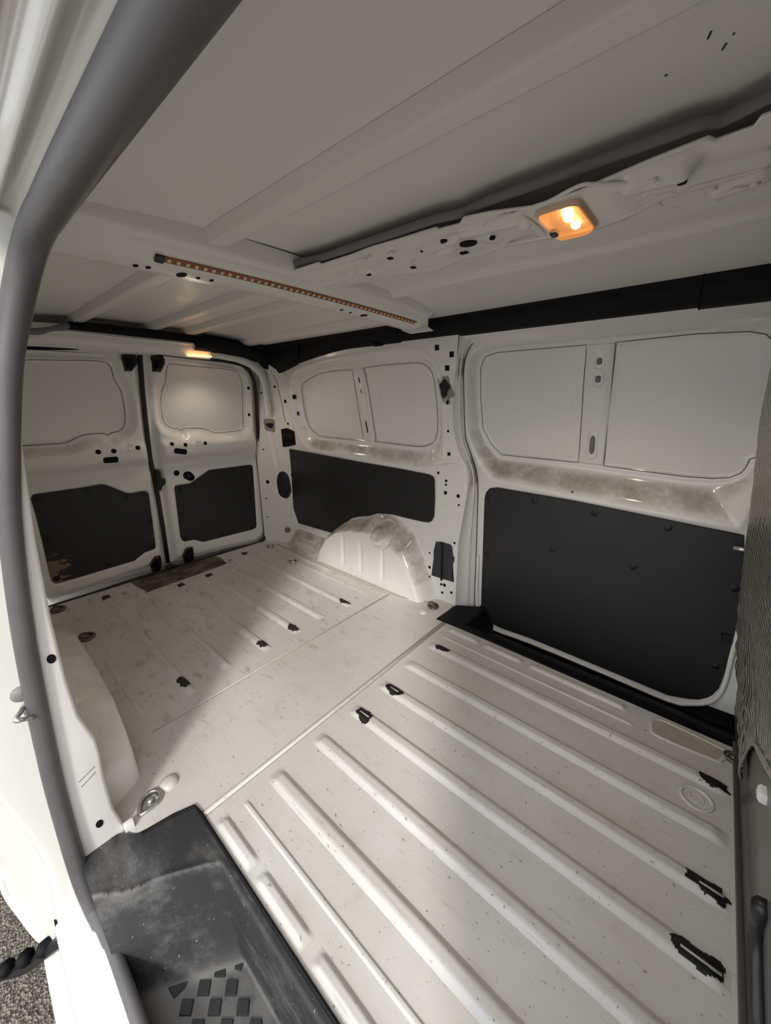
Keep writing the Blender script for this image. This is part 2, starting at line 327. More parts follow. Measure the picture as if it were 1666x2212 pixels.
def rib_patch(rb, geo, cx, cy, lx, ly, mat, seed=0):          # worn spot that follows the rib
    x0, yc, L, wid, h, tap = geo; rnd = np.random.RandomState(seed); ph = rnd.rand(6)*6.28; am = rnd.rand(6)*0.10
    st = 0.003; xs = np.arange(-lx*1.4, lx*1.4+st, st); ys = np.arange(-ly*1.5, ly*1.5+st, st); X, Y = np.meshgrid(xs, ys, indexing='ij')
    th = np.arctan2(Y/ly, X/lx); rr = 1+sum(am[k]*np.sin((k+2)*th+ph[k]) for k in range(6)); ins = np.hypot((np.abs(X/lx))**1.3, Y/ly) < rr
    Z = ridge_h(np.clip(cx+X-x0, 0, L), cy+Y-yc, L, wid, h, tap)+0.0018
    idx = -np.ones(X.shape, int); vs = []; fs = []; q = ins[:-1, :-1] & ins[1:, 1:] & ins[1:, :-1] & ins[:-1, 1:]
    def V(i, j):
        if idx[i, j] < 0: idx[i, j] = len(vs); vs.append((cx+X[i, j], cy+Y[i, j], Z[i, j]))
        return idx[i, j]
    for i, j in zip(*np.nonzero(q)): fs.append((V(i, j), V(i+1, j), V(i+1, j+1), V(i, j+1)))
    return obj('worn_patch', vs, fs, mat, rb, True, label='dark patch where the rib end is burnt or scraped')

# ------------------------------------------------------------------ ground and body shell
obj('ground', [(-9, -12, -0.58), (9, -12, -0.58), (9, 9, -0.58), (-9, 9, -0.58)], [(0, 1, 2, 3)], 'asphalt', kind='structure', label='dark gravelly asphalt beside the van', category='ground')
sh = empty('body_shell', (-1, 0.77, 0), kind='structure', label='white outer steel shell of the van', category='van body')
box('roof_skin', (-2.57, -0.03, 1.425), (0.9, 1.715, 1.435), 'paint_out', sh, 0.004)
box('side_skin', (-2.56, 1.70, -0.35), (0.9, 1.71, 1.43), 'paint_out', sh, 0.004)
box('tail_skin', (-2.57, -0.18, -0.35), (-2.56, 1.71, 1.43), 'paint_out', sh, 0.004)
box('underbody', (-2.56, -0.03, -0.36), (0.9, 1.70, -0.34), 'trim', sh, 0.004)
box('front_closure', (0.42, -0.05, -0.35), (0.44, 1.70, 1.43), 'trim', sh, 0.003)  # added unseen sheet ahead of the bulkhead to keep daylight out
box('front_side', (0.15, -0.06, -0.30), (0.44, -0.01, 1.40), 'paint_out', sh, 0.004)  # unseen side beside the door; its edge is shaped to shade the floor
obj('rear_quarter', [(-1.10, -0.15, 0.36), (-2.56, -0.17, 0.36), (-2.56, -0.05, 1.43), (-1.10, 0.02, 1.43)], [(0, 1, 2, 3)], 'paint_out', sh)

# ------------------------------------------------------------------ floor
floor = obj('floor', [], [], 'floor', kind='structure', label='white pressed steel load floor with long raised ribs', category='floor')
bm = bmesh.new()
OUT = [(0.30, 0.207), (0.30, 1.347), (-0.80, 1.347), (-0.835, 1.40), (-0.84, 1.53), (-2.46, 1.53), (-2.46, 0.0), (-0.91, 0.0), (-0.91, 0.075), (-0.868, 0.092), (-0.835, 0.207)]
tv = [bm.verts.new((x, y, 0)) for x, y in OUT]; bv = [bm.verts.new((x, y, -0.02)) for x, y in OUT]
ft = bm.faces.new(tv); bm.faces.new(bv)
for i in range(len(OUT)): bm.faces.new((tv[i], tv[(i+1) % len(OUT)], bv[(i+1) % len(OUT)], bv[i]))
bmesh.ops.triangulate(bm, faces=bm.faces[:]); bmesh.ops.recalc_face_normals(bm, faces=bm.faces); bm.to_mesh(floor.data); bm.free(); floor.data.update()
ribs = {}
def frib(key, a, b, wid=0.046, h=0.010, sh_=0.0, tap=0.03):
    p, q = fl(*a), fl(*b); y = (p[1]+q[1])/2+sh_; ribs[key] = ridge('rib', (p[0], y), (q[0], y), wid, h, 'floor', floor, tap=tap)
# long ribs of the front section (the measured line is the shaded far edge of each rib)
for key, yy, xa in (('d', 0.395, -0.755), ('c', 0.550, -0.755), ('b', 0.700, -0.755), ('a', 0.848, -0.755), ('z', 0.999, -0.757), ('y', 1.155, -0.757)):
    ribs[key] = ridge('rib', (xa, yy), (0.205, yy), 0.050, 0.0105, 'floor', floor, tap=0.034)
for yy in (0.302, 1.238): ribs['t%g' % yy] = ridge('rib', (-0.745, yy), (-0.02 if yy > 1 else 0.2, yy), 0.015, 0.004, 'floor', floor, tap=0.02)
for yy in (0.241, 1.301):
    for x0, x1 in ((-0.750, -0.596), (-0.575, -0.405), (-0.383, -0.05)): ribs['s%g%g' % (yy, x0)] = ridge('rib', (x0, yy), (x1, yy), 0.032, 0.0085, 'floor', floor, tap=0.022)
# rear section
for key, yy, xa, xb, wid, h in (('r1', 0.224, -1.68, -1.255, 0.024, 0.005), ('r2', 0.371, -2.25, -1.225, 0.042, 0.009), ('r3', 0.520, -2.10, -1.255, 0.042, 0.009), ('r4', 0.685, -2.10, -1.235, 0.042, 0.009), ('r5', 0.842, -2.10, -1.24, 0.042, 0.009),
                                ('r6', 0.985, -2.08, -1.25, 0.042, 0.009), ('r7', 1.150, -2.24, -1.22, 0.042, 0.009), ('r8', 1.290, -1.82, -1.25, 0.016, 0.004), ('r9', 1.282, -2.28, -1.92, 0.016, 0.004), ('r0', 0.224, -2.28, -1.95, 0.024, 0.005), ('r10', 1.352, -2.22, -1.62, 0.022, 0.006)):
    ribs[key] = ridge('rib', (xa, yy), (xb, yy), wid, h, 'floor', floor, tap=0.03)
def fbend(pts, r): tube('rib_bend', [(x, y, 0.0) for x, y in pts], r, 'floor', floor, seg=10, flat=0.6)
fbend([fl(497, 1210), fl(503, 1219), fl(500, 1228), fl(508, 1232)], 0.014); fbend([fl(268, 1281), fl(276, 1290), fl(300, 1286), fl(318, 1291)], 0.014)
for key, c, lx, ly, mt in (('r2', (403, 1474), 0.036, 0.019, 'patch'), ('r4', (571, 1392), 0.030, 0.020, 'patch'), ('r5', (636, 1357), 0.034, 0.021, 'patch'), ('r7', (745, 1302), 0.040, 0.015, 'patch'),
                           ('r2', (222, 1293), 0.030, 0.020, 'patch'), ('r4', (388, 1266), 0.030, 0.021, 'patch'), ('r5', (449, 1244), 0.028, 0.021, 'patch'), ('r7', (526, 1197), 0.034, 0.019, 'patch'),
                           ('b', (787, 1549), 0.034, 0.023, 'patch_black'), ('a', (852, 1495), 0.036, 0.022, 'patch_black'), ('y', (958, 1403), 0.034, 0.018, 'patch_black'),
                           ('y', (1541, 1687), 0.034, 0.020, 'patch_black'), ('a', (1527, 1907), 0.038, 0.022, 'patch_black'), ('b', (1507, 2046), 0.042, 0.023, 'patch_black')):
    p = fl(*c); rb, geo = ribs[key]; rib_patch(rb, geo, p[0], geo[1]+0.2*(p[1]-geo[1]), lx, ly, mt, int(c[0]))
for key, c, lx in (('b', (787, 1549), 0.020), ('a', (852, 1495), 0.018), ('a', (1535, 1912), 0.020), ('b', (1512, 2050), 0.030)):
    p_ = fl(*c); rb, geo = ribs[key]; tube('bare_strip', [(p_[0]-lx, geo[1], geo[4]+0.0012), (p_[0]+lx, geo[1], geo[4]+0.0012)], 0.0032, 'sealer', rb, seg=6, flat=0.5)
# cross seams
def seam(x, y0, y1, r, mt): tube('seam', [(x, y0, 0.0), (x, y1, 0.0)], r, mt, floor, seg=8, flat=0.45)
seam(-0.793, 0.215, 1.345, 0.006, 'floor'); seam(-0.802, 0.215, 1.35, 0.0018, 'stain'); seam(-0.784, 0.215, 1.345, 0.0014, 'stain'); seam(-1.157, 0.22, 1.36, 0.0016, 'stain'); seam(-1.163, 0.26, 1.36, 0.003, 'floor')
tube('seam', [(-2.24, 1.388, 0.0), (-1.75, 1.392, 0.0), (-1.10, 1.385, 0.0), (-1.02, 1.41, 0.0), (-0.93, 1.45, 0.0)], 0.006, 'sealer', floor, flat=0.6)
tube('seam', [(-1.75, 1.372, 0.0), (-1.15, 1.366, 0.0)], 0.0016, 'stain', floor)
def ring_mark(c, r):
    x, y = fl(*c); tube('pressed_ring', [(x+r*math.cos(a), y+r*math.sin(a), 0.0005) for a in np.linspace(0, 2*math.pi, 25)[:-1]], 0.0045, 'floor', floor, closed=True, flat=0.7)
    tube('pressed_ring', [(x+r*0.45*math.cos(a), y+r*0.45*math.sin(a), 0.0) for a in np.linspace(0, 2*math.pi, 17)[:-1]], 0.002, 'floor', floor, closed=True, flat=0.7)
ring_mark((320, 1352), 0.036); ring_mark((592, 1247), 0.036); ring_mark((1505, 1725), 0.033)
for c in ((365, 1692), (915, 1322)):
    x, y = fl(*c); vs_ = []; fs_ = []; K = 16
    for j, a in enumerate(np.linspace(0, math.pi/2, 5)[:-1]):
        for i in range(K): vs_.append((x+0.024*math.cos(a)*math.cos(2*math.pi*i/K), y+0.024*math.cos(a)*math.sin(2*math.pi*i/K), 0.014*math.sin(a)))
    for j in range(3):
        for i in range(K): fs_.append((j*K+i, j*K+(i+1) % K, (j+1)*K+(i+1) % K, (j+1)*K+i))
    fs_.append(tuple(range(3*K, 4*K))); obj('dome_boss', vs_, fs_, 'floor', floor)
# shallow tray by the bulkhead
tr = [fl(*p) for p in ((1412, 1556), (1440, 1560), (1560, 1618), (1567, 1632), (1558, 1642), (1540, 1640), (1425, 1592), (1408, 1575))]
tube('tray_rim', [(x, y, 0.0) for x, y in catmull(tr, 4, True)], 0.006, 'floor', floor, closed=True, flat=0.6)
plate('tray', Surf(2, lambda a, b: np.zeros_like(np.asarray(a, float)), 0.0), catmull(tr, 4, True), 0.001, 'sealer', floor, sign=1, bev=0.0005, depth=0.001)

# ------------------------------------------------------------------ far side wall
def yw_base(x, z):
    x = np.asarray(x, float); z = np.asarray(z, float)
    y = 1.50-0.05*np.clip((z-0.62)/0.63, 0, 1)**1.6
    s = np.clip((-2.10-x)/0.27, 0, 1); return y-0.125*s**1.4
SB = Surf(1, yw_base, 1.5); SBD = Surf(1, lambda a, b: yw_base(a, b)+0.045, 1.55)
W_OPEN = SBD.poly([(662, 822), (668, 818), (690, 808), (718, 802), (761, 798), (788, 795), (830, 789), (894, 784), (914, 785), (928, 794), (936, 807), (940, 824), (944, 858), (947, 900), (947, 928), (943, 947), (935, 958), (919, 964), (898, 964), (814, 954), (786, 952), (704, 944), (692, 942), (680, 933), (669, 919), (664, 903), (659, 877), (654, 844), (654, 832)])
W_OUT = SB.poly([(629, 834), (631, 815), (644, 802), (690, 788), (780, 772), (864, 758), (889, 758), (911, 764), (928, 779), (943, 802), (951, 824), (955, 891), (956, 942), (952, 989), (938, 1006), (914, 1008), (864, 1002), (810, 992), (760, 984), (704, 974), (668, 968), (653, 953), (642, 930), (634, 885)])
ARCH = [(-1.80, -0.02), (-1.765, 0.07), (-1.70, 0.165), (-1.60, 0.235), (-1.48, 0.275), (-1.36, 0.285), (-1.25, 0.265), (-1.15, 0.215), (-1.08, 0.15), (-1.03, 0.08), (-0.995, -0.02)]
BOSS = onp(826, 1156, 1, 1.425)
GRO = [SB.ab2(*p) for p in ((633, 830), (650, 921))]; VG = SB.poly([(576, 925), (585, 925), (602, 1004), (596, 1014)])
PLT = SB.poly([(946, 1010), (958, 1004), (990, 1004), (1002, 1012), (1003, 1060), (998, 1082), (987, 1090), (980, 1100), (965, 1090), (944, 1086)])
def yw(x, z):
    x = np.asarray(x, float); z = np.asarray(z, float); y = yw_base(x, z)
    so_, si = sdf(W_OUT, x, z), sdf(W_OPEN, x, z)
    t = np.where(si <= 0, 1.0, np.clip(-so_/(-so_+np.maximum(si-0.016, 0)+1e-6), 0, 1)); t = np.where(so_ < 0, t, 0.0); t = 0.45*t+0.55*t*t*(3-2*t)
    y = y+0.040*t+0.007*sst(-si, -0.002, 0.006)
    for off, hh, ww in ((0.012, 0.004, 0.010),): y = y-hh*np.exp(-((so_-off)/ww)**2)
    sa = sdf(ARCH, x, z); wdt = 0.05+0.09*sst(x, -1.55, -1.25)*(1-0.75*sst(x, -1.12, -1.0)); b = 1-sst(sa, 0, wdt); y = y-(y-1.395)*b
    rb = np.hypot(x-BOSS[0], z-BOSS[2]); y = y-0.036*(1-sst(rb, 0.034, 0.058))+0.008*np.exp(-((rb-0.064)/0.008)**2)+0.006*(1-sst(rb, 0.0, 0.014))
    for gx in (-1.545, -1.40, -1.235): y = y+0.010*np.exp(-((x-gx)/0.010)**2)*sst(z, 0.03, 0.08)*(1-sst(z, 0.20, 0.25))
    lg = sst(x, -2.16, -2.12)*(1-sst(x, -1.80, -1.74)); yl = 1.385+0.115*np.clip(z/0.115, 0, 1)+0.004*np.sin(z*2*math.pi/0.03)*sst(z, 0.012, 0.02)*(1-sst(z, 0.10, 0.112))*sst(x, -2.10, -2.06)*(1-sst(x, -1.84, -1.80))
    y = np.where(z < 0.12, y*(1-lg)+np.minimum(y, yl)*lg, y)
    y = y-0.007*np.exp(-((capsule(x, z, *GRO)-0.018)/0.006)**2)
    sv = sdf(VG, x, z); y = y+0.012*sst(-sv, -0.004, 0.008)
    sp = sdf(PLT, x, z); y = y-0.006*np.exp(-((sp)/0.005)**2)-0.003*sst(-sp, 0, 0.004)
    y = y+0.010*np.exp(-((z-0.395)/0.02)**2)*sst(x, -0.985, -0.96)*0
    return y
SW = Surf(1, yw, 1.5)
PIL = [(992, 735), (987, 777), (983, 807), (979, 850), (978, 891), (980, 921), (985, 955), (995, 984), (1008, 1008), (1012, 1030), (1010, 1060), (1006, 1085), (998, 1131), (991, 1170), (988, 1215), (986, 1260), (985, 1300)]
pil2 = SB.poly(PIL); pil2 = [(x, z) for x, z in pil2]; pil2[0] = (pil2[0][0], 1.275); pil2[-1] = (pil2[-1][0], -0.012)
wall_out = pil2 + [(-2.368, -0.012), (-2.368, 0.65), (-2.27, 1.15), (-2.235, 1.275)]
wall = hf('wall_back', SW, wall_out, 0.0065, 'paint_dirty', kind='structure', label='white pressed steel side wall with wheel arch across from the open door', category='wall')
def wseam(pts, S=SW, r=0.0011, mt='gap', parent=None, off=-0.0022, closed=True, name='panel_joint'):
    deep = DBD if S is not SW else (SBD if closed else SB)
    Q0 = [deep.ab2(*p) for p in pts]; Q1 = Q0+Q0[:1] if closed else Q0; Q2 = [(a[0]+(b[0]-a[0])*t, a[1]+(b[1]-a[1])*t) for a, b in zip(Q1, Q1[1:]) for t in (0, 0.2, 0.4, 0.6, 0.8)]; tube(name, [S.pt(a, b, off) for a, b in Q2], r, mt, parent or wall, seg=6, closed=closed)
L_PANE = [(668, 819), (690, 808), (718, 802), (761, 798), (766, 830), (775, 890), (786, 952), (704, 944), (692, 942), (680, 933), (669, 919), (664, 903), (659, 877), (654, 844), (654, 832), (661, 824)]
R_PANE = [(788, 795), (830, 789), (894, 784), (914, 785), (928, 794), (936, 807), (940, 824), (944, 858), (947, 900), (947, 928), (943, 947), (935, 958), (919, 964), (898, 964), (814, 954), (805, 900), (796, 842)]
wseam(L_PANE); wseam(R_PANE)
bar = plate('divider_bar', SW, SBD.poly([(764, 797), (786, 795), (794, 842), (803, 900), (811, 954), (789, 952), (778, 890), (769, 830)]), 0.006, 'paint', wall, bev=0.003)
def slot(S, a, b, r, mt, parent, off, name='slot'):
    dp_ = SBD if S is SW else DBD; A, B = np.array(dp_.hit(*a)), np.array(dp_.hit(*b))
    k = np.linspace(0, 1, 6); tube(name, [tuple(A*(1-t)+B*t+np.array([0, off, 0])) for t in k], [r*(0.5 if i in (0, 5) else 1) for i in range(6)], mt, parent, seg=8, flat=1.0)
slot(SW, (776, 814), (780, 829), 0.007, 'gap', bar, -0.002); slot(SW, (781, 839), (785, 853), 0.007, 'gap', bar, -0.002); slot(SW, (791, 904), (797, 939), 0.007, 'gap', bar, -0.002)
BP = SB.poly(crop(560, 960, 6.94, [(462, 65), (490, 450), (520, 960), (600, 1180), (1165, 1345), (1230, 1262), (1300, 1175), (1400, 1105), (1500, 1082)])+crop(780, 980, 5.95, [(60, 802), (150, 798), (300, 773), (400, 778), (600, 828), (800, 874), (880, 884), (920, 860), (945, 800), (955, 600), (950, 330), (930, 290), (880, 265), (500, 190), (0, 105)]))
pan = plate('lining_panel', SB, BP, 0.006, 'panel', wall, bev=0.002, depth=0.0, label='black hardboard lining panel above the wheel arch')
def wnorm(S, p, e=0.004):
    a, b = p[S.ab[0]], p[S.ab[1]]; da = (float(S.f(a+e, b))-float(S.f(a-e, b)))/(2*e); db = (float(S.f(a, b+e))-float(S.f(a, b-e)))/(2*e)
    n = np.zeros(3); n[S.ax] = 1; n[S.ab[0]] = -da; n[S.ab[1]] = -db; return n
def bolts(S, pts, r, parent, sgn, lift=0.006, mat='plug', name='fixing_plug', h=0.004):
    for p in pts:
        q = S.hit(*p); n = wnorm(S, q)*sgn; n = n/np.linalg.norm(n); disc(name, q+n*lift, n, r, h, mat, parent)
bolts(SB, crop(560, 960, 6.94, [(482, 105), (743, 158), (982, 203), (1518, 310), (505, 455), (998, 565), (533, 800), (1015, 920), (612, 1152), (1450, 1052), (1103, 1302)])+crop(780, 980, 5.95, [(400, 220), (908, 408), (408, 705), (903, 797)]), 0.011, pan, -1)
for y0 in (705, 762, 820, 877, 933, 990):
    a, b = crop(560, 960, 6.94, [(565, y0), (700, y0+40)]); A, B = SB.hit(*a), SB.hit(*b); tube('vent_slot', [A+np.array([0, -0.006, 0]), B+np.array([0, -0.006, 0])], 0.0028, 'plug', pan, seg=6)
    C_ = A*0.9+B*0.1; disc('vent_glint', C_+np.array([0, -0.0075, 0]), (0, -1, 0), 0.004, 0.001, 'paint', pan)
def hole(S, p, r, parent, sgn, ry=None, square=False, rot=0.0, mat='dark', name='bolt_hole', h=0.0012):
    q = S.hit(*p); n = wnorm(S, q)*sgn; n = n/np.linalg.norm(n); return disc(name, q, n, r, h, mat, parent, ry=ry, square=square, rot=rot, dome=0.97)
for p in crop(780, 740, 5.95, [(977, 65), (1166, 151), (1108, 327)]): hole(SW, p, 0.0105, wall, -1, ry=0.011, square=True)
for p, r in zip(crop(780, 740, 5.95, [(1121, 1140), (1132, 1432)])+crop(780, 980, 5.95, [(998, 246), (1095, 349), (1092, 400), (1087, 503), (1250, 545), (1258, 660), (1203, 1148), (883, 1275), (880, 1460), (882, 1580), (1033, 1680), (1072, 1690), (1045, 1785), (1163, 1785)]),
                (0.006, 0.008, 0.007, 0.007, 0.006, 0.008, 0.009, 0.006, 0.006, 0.005, 0.009, 0.005, 0.007, 0.008, 0.007, 0.007)): hole(SW, p, r, wall, -1, square=r in (0.008,))
for p, r, sq in zip(crop(560, 740, 6.94, [(527, 815), (580, 1066), (392, 882), (432, 1217), (234, 662), (33, 755)]), (0.012, 0.012, 0.010, 0.007, 0.008, 0.006), (1, 1, 1, 1, 0, 0)): hole(SW, p, r, wall, -1, square=bool(sq))
for p in crop(560, 960, 6.94, [(127, 562)]): hole(SW, p, 0.013, wall, -1)
for p in crop(560, 960, 6.94, [(62, 77), (107, 810), (125, 1087)]): hole(SW, p, 0.008, wall, -1, ry=0.004)
# oval access hole, latch pocket and side opening
ov = catmull(SB.poly(crop(560, 960, 6.94, [(350, 402), (290, 440), (266, 540), (280, 660), (310, 760), (380, 806), (440, 795), (475, 730), (480, 650), (455, 520), (420, 440)])), 3, True)
op = plate('access_cover', SW, ov, 0.003, 'panel', wall, bev=0.002, label='dark oval cover in the rear corner pillar'); q = SW.hit(*crop(560, 960, 6.94, [(402, 715)])[0]); tube('cover_ring', [q+np.array([0.014*math.cos(a), -0.005, 0.018*math.sin(a)]) for a in np.linspace(0, 6.283, 17)[:-1]], 0.003, 'latch', op, closed=True)
disc('cover_knob', q+np.array([0, -0.004, 0]), (0, -1, 0), 0.009, 0.006, 'plug', op)
lp = plate('latch_pocket', SW, SB.poly(crop(560, 740, 6.94, [(328, 1300), (420, 1282), (530, 1335), (550, 1530), (380, 1568), (355, 1555)])), 0.003, 'dark', wall, bev=0.002)
plate('pocket_flap', SW, SB.poly(crop(560, 740, 6.94, [(360, 1365), (480, 1355), (520, 1380), (525, 1460), (400, 1480), (370, 1470)])), 0.012, 'trim', lp, bev=0.004)
so2 = plate('side_opening', SW, SB.poly(crop(780, 980, 5.95, [(965, 1128), (1040, 1132), (1150, 1165), (1172, 1190), (1188, 1320), (1202, 1330), (1200, 1395), (1185, 1400), (1180, 1580), (1192, 1590), (1195, 1652), (1040, 1605), (910, 1560), (935, 1500), (935, 1250)])), 0.002, plain('opening_blue_grey', (0.030, 0.034, 0.040), 0.6), wall, bev=0.001)
tube('cable', [SW.hit(*p)+np.array([0, -0.006, 0]) for p in crop(780, 980, 5.95, [(1048, 1135), (1045, 1300), (1035, 1450), (1042, 1620)])], 0.006, 'plug', so2)
wseam(crop(560, 740, 6.94, [(222, 485), (270, 610), (340, 900), (410, 1270)]), mt='gap', r=0.0012, closed=False)
disc('rust_plug', onp(621, 1145, 1, 1.43), (0.55, -0.8, 0.1), 0.020, 0.004, 'rust', wall)
# crumpled foil patches stuck on the pillars
def foil_patch(pts, S, name, label, lift):
    P = catmull(S.poly(pts), 3, True); o = plate(name, S, P, 0.003, 'crinkle', None, bev=0.001, off=-lift, depth=0.004, label=label, category='foil patch', group='foil patches on the pillars'); return o
fp = foil_patch(crop(780, 740, 5.95, [(990, 490), (1105, 425), (1145, 510), (1200, 665), (1185, 700), (1140, 725), (1065, 775), (1030, 700), (1005, 560)]), SW, 'foil_patch', 'crumpled silver foil patch on the pillar beside the sliding door', 0.0)
q = SW.hit(*crop(780, 740, 5.95, [(1075, 590)])[0]); vsx = []
bl = [(q[0]+0.030*(1+0.25*math.sin(3*a)+0.15*math.sin(5*a+1))*math.cos(a)*0.8, q[2]+0.034*(1+0.2*math.sin(4*a+2))*math.sin(a)) for a in np.linspace(0, 6.283, 22)[:-1]]
plate('black_mastic', SW, bl, 0.008, 'patch_black', fp, bev=0.003, off=0.0)
q = SW.hit(*crop(780, 740, 5.95, [(1120, 765)])[0]); tube('clip_ring', [q+np.array([0.011*math.cos(a), -0.004, 0.011*math.sin(a)]) for a in np.linspace(0, 6.283, 15)[:-1]], 0.003, 'zinc', fp, closed=True); disc('clip_hole', q, (0, -1, 0), 0.009, 0.003, 'dark', fp)
fp2 = foil_patch(crop(560, 740, 6.94, [(80, 1145), (225, 1160), (238, 1250), (230, 1335), (110, 1320), (78, 1240)]), SW, 'foil_patch', 'small crumpled foil square on the rear corner pillar', 0.0)
q = SW.hit(*crop(560, 740, 6.94, [(170, 1245)])[0]); plate('black_mastic', SW, [(q[0]+0.022*math.cos(a)*(1+0.3*math.sin(3*a)), q[2]+0.022*math.sin(a)*(1+0.3*math.cos(2*a))) for a in np.linspace(0, 6.283, 16)[:-1]], 0.006, 'patch_black', fp2, bev=0.002)

# ------------------------------------------------------------------ far sliding door
def yd_base(x, z): z = np.asarray(z, float); return 1.58-0.075*np.clip((z-0.60)/0.65, 0, 1)**1.5 + 0*np.asarray(x, float)
DB = Surf(1, yd_base, 1.57); DBD = Surf(1, lambda a, b: yd_base(a, b)+0.064, 1.62)
D_OPEN = DBD.poly([(1040, 800), (1043, 785), (1051, 771), (1076, 762), (1268, 746), (1332, 740), (1504, 722), (1619, 717), (1655, 723), (1682, 745), (1672, 830), (1656, 900), (1641, 960), (1634, 987), (1619, 992), (1612, 1008), (1600, 1022), (1576, 1031), (1540, 1033), (1480, 1029), (1305, 1006), (1250, 999), (1085, 982), (1062, 958), (1045, 923), (1040, 857)])
D_OUT = DB.poly([(1007, 800), (1008, 880), (1011, 930), (1024, 970), (1040, 1005), (1062, 1030), (1150, 1050), (1239, 1070), (1372, 1094), (1500, 1117), (1592, 1132), (1625, 1060), (1655, 950), (1690, 800), (1700, 740), (1660, 700), (1500, 703), (1268, 728), (1060, 745), (1020, 765)])
D_PAN = DB.poly([(1047, 1077), (1050, 1064), (1058, 1055), (1074, 1053), (1239, 1081), (1372, 1108), (1608, 1156), (1607, 1289), (1584, 1388), (1565, 1456), (1553, 1487), (1540, 1501), (1528, 1507), (1510, 1511), (1491, 1510), (1444, 1502), (1305, 1444), (1150, 1380), (1084, 1357), (1060, 1346), (1046, 1335), (1039, 1318)])
def yd(x, z):
    x = np.asarray(x, float); z = np.asarray(z, float); y = yd_base(x, z); so_, si = sdf(D_OUT, x, z), sdf(D_OPEN, x, z)
    t = np.where(si <= 0, 1.0, np.clip(-so_/(-so_+np.maximum(si-0.018, 0)+1e-6), 0, 1)); t = np.where(so_ < 0, t, 0.0); t = 0.4*t+0.6*t*t*(3-2*t)
    y = y+0.058*t+0.007*sst(-si, -0.002, 0.006); y = y-0.004*np.exp(-((so_-0.012)/0.009)**2)
    sp = sdf(D_PAN, x, z); y = y+0.006*sst(-sp, -0.006, 0.004); return y
SD = Surf(1, yd, 1.57)
DSEAM = [(1026, 740), (1015, 753), (1006, 774), (1003, 807), (1004, 858), (1005, 908), (1008, 950), (1020, 984), (1029, 1012), (1033, 1035), (1034, 1064), (1032, 1131), (1030, 1198), (1027, 1266), (1026, 1305)]
ds = DB.poly(DSEAM)
dout = ds[1:] + DB.poly([(1034, 1322), (1046, 1344), (1075, 1363), (1150, 1390), (1305, 1454), (1444, 1513), (1491, 1521)]) + [(0.13, -0.055), (0.24, -0.05), (0.24, 1.235)] + [(-0.70, 1.235), (ds[0][0], 1.225)]
door3 = hf('door_3', SD, dout, 0.0065, 'paint_dirty', kind='structure', label='closed white sliding side door with blanked windows and black lower panel', category='door')
dp = plate('lining_panel', DB, D_PAN, 0.004, 'panel', door3, bev=0.003, depth=0.004, label='large black hardboard panel of the sliding door')
bolts(DB, crop(930, 680, 2.2636, [(292, 899), (509, 910), (804, 967), (1162, 1040), (280, 1168), (599, 1144), (993, 1230), (1485, 1336)]), 0.013, dp, -1, 0.004)
bolts(DB, [(1050, 1297), (1546, 1438)], 0.011, dp, -1, 0.004)
plate('door_catch', DB, DB.poly(crop(1540, 1300, 4.916, [(95, 315), (220, 345), (212, 435), (92, 400)])), 0.012, 'latch', dp, bev=0.003)
p = DB.hit(1602, 1181); tube('handle_pin', [p+np.array([-0.02, -0.03, 0]), p+np.array([0.03, -0.03, 0])], 0.008, 'zinc', door3)
wseam([(1040, 800), (1043, 785), (1051, 771), (1076, 762), (1268, 746), (1261, 830), (1250, 999), (1085, 982), (1062, 958), (1045, 923), (1040, 857)], SD, parent=door3)
wseam([(1332, 740), (1504, 722), (1619, 717), (1655, 723), (1678, 745), (1670, 830), (1656, 900), (1641, 960), (1634, 987), (1619, 992), (1612, 1008), (1600, 1022), (1576, 1031), (1540, 1033), (1480, 1029), (1305, 1006), (1314, 900)], SD, parent=door3)
db = plate('divider_bar', SD, DBD.poly([(1270, 746), (1330, 741), (1318, 870), (1304, 1004), (1252, 998), (1261, 870)]), 0.008, 'paint', door3, bev=0.004)
for a, b in (((1297, 771), (1296, 789)), ((1294, 810), (1293, 827)), ((1283, 938), (1279, 982))):
    A, B = DBD.hit(*a), DBD.hit(*b); rim = []
    for i in range(20):
        an = 2*math.pi*i/20; c = A if math.sin(an) > 0 else B; rim.append(np.array(c)+np.array([0.016*math.cos(an), -0.008, 0.016*math.sin(an)]))
    tube('slot_rim', rim, 0.0035, 'paint', db, closed=True, seg=8); slot(SD, a, b, 0.012, 'foam', db, -0.002)
lip = catmull([DB.hit(*p)+np.array([0, -0.006, 0]) for p in [(1034, 1200), (1032, 1300), (1037, 1326), (1048, 1344), (1075, 1361), (1150, 1388), (1305, 1452), (1444, 1511), (1491, 1519), (1530, 1516), (1550, 1503), (1566, 1475), (1580, 1420), (1600, 1345)]], 3)
tube('door_lip', lip, 0.0075, 'paint', door3, seg=8, label='rounded white bottom edge of the sliding door')
for p in crop(930, 680, 2.2636, [(694, 866)]): hole(SD, p, 0.004, door3, -1)
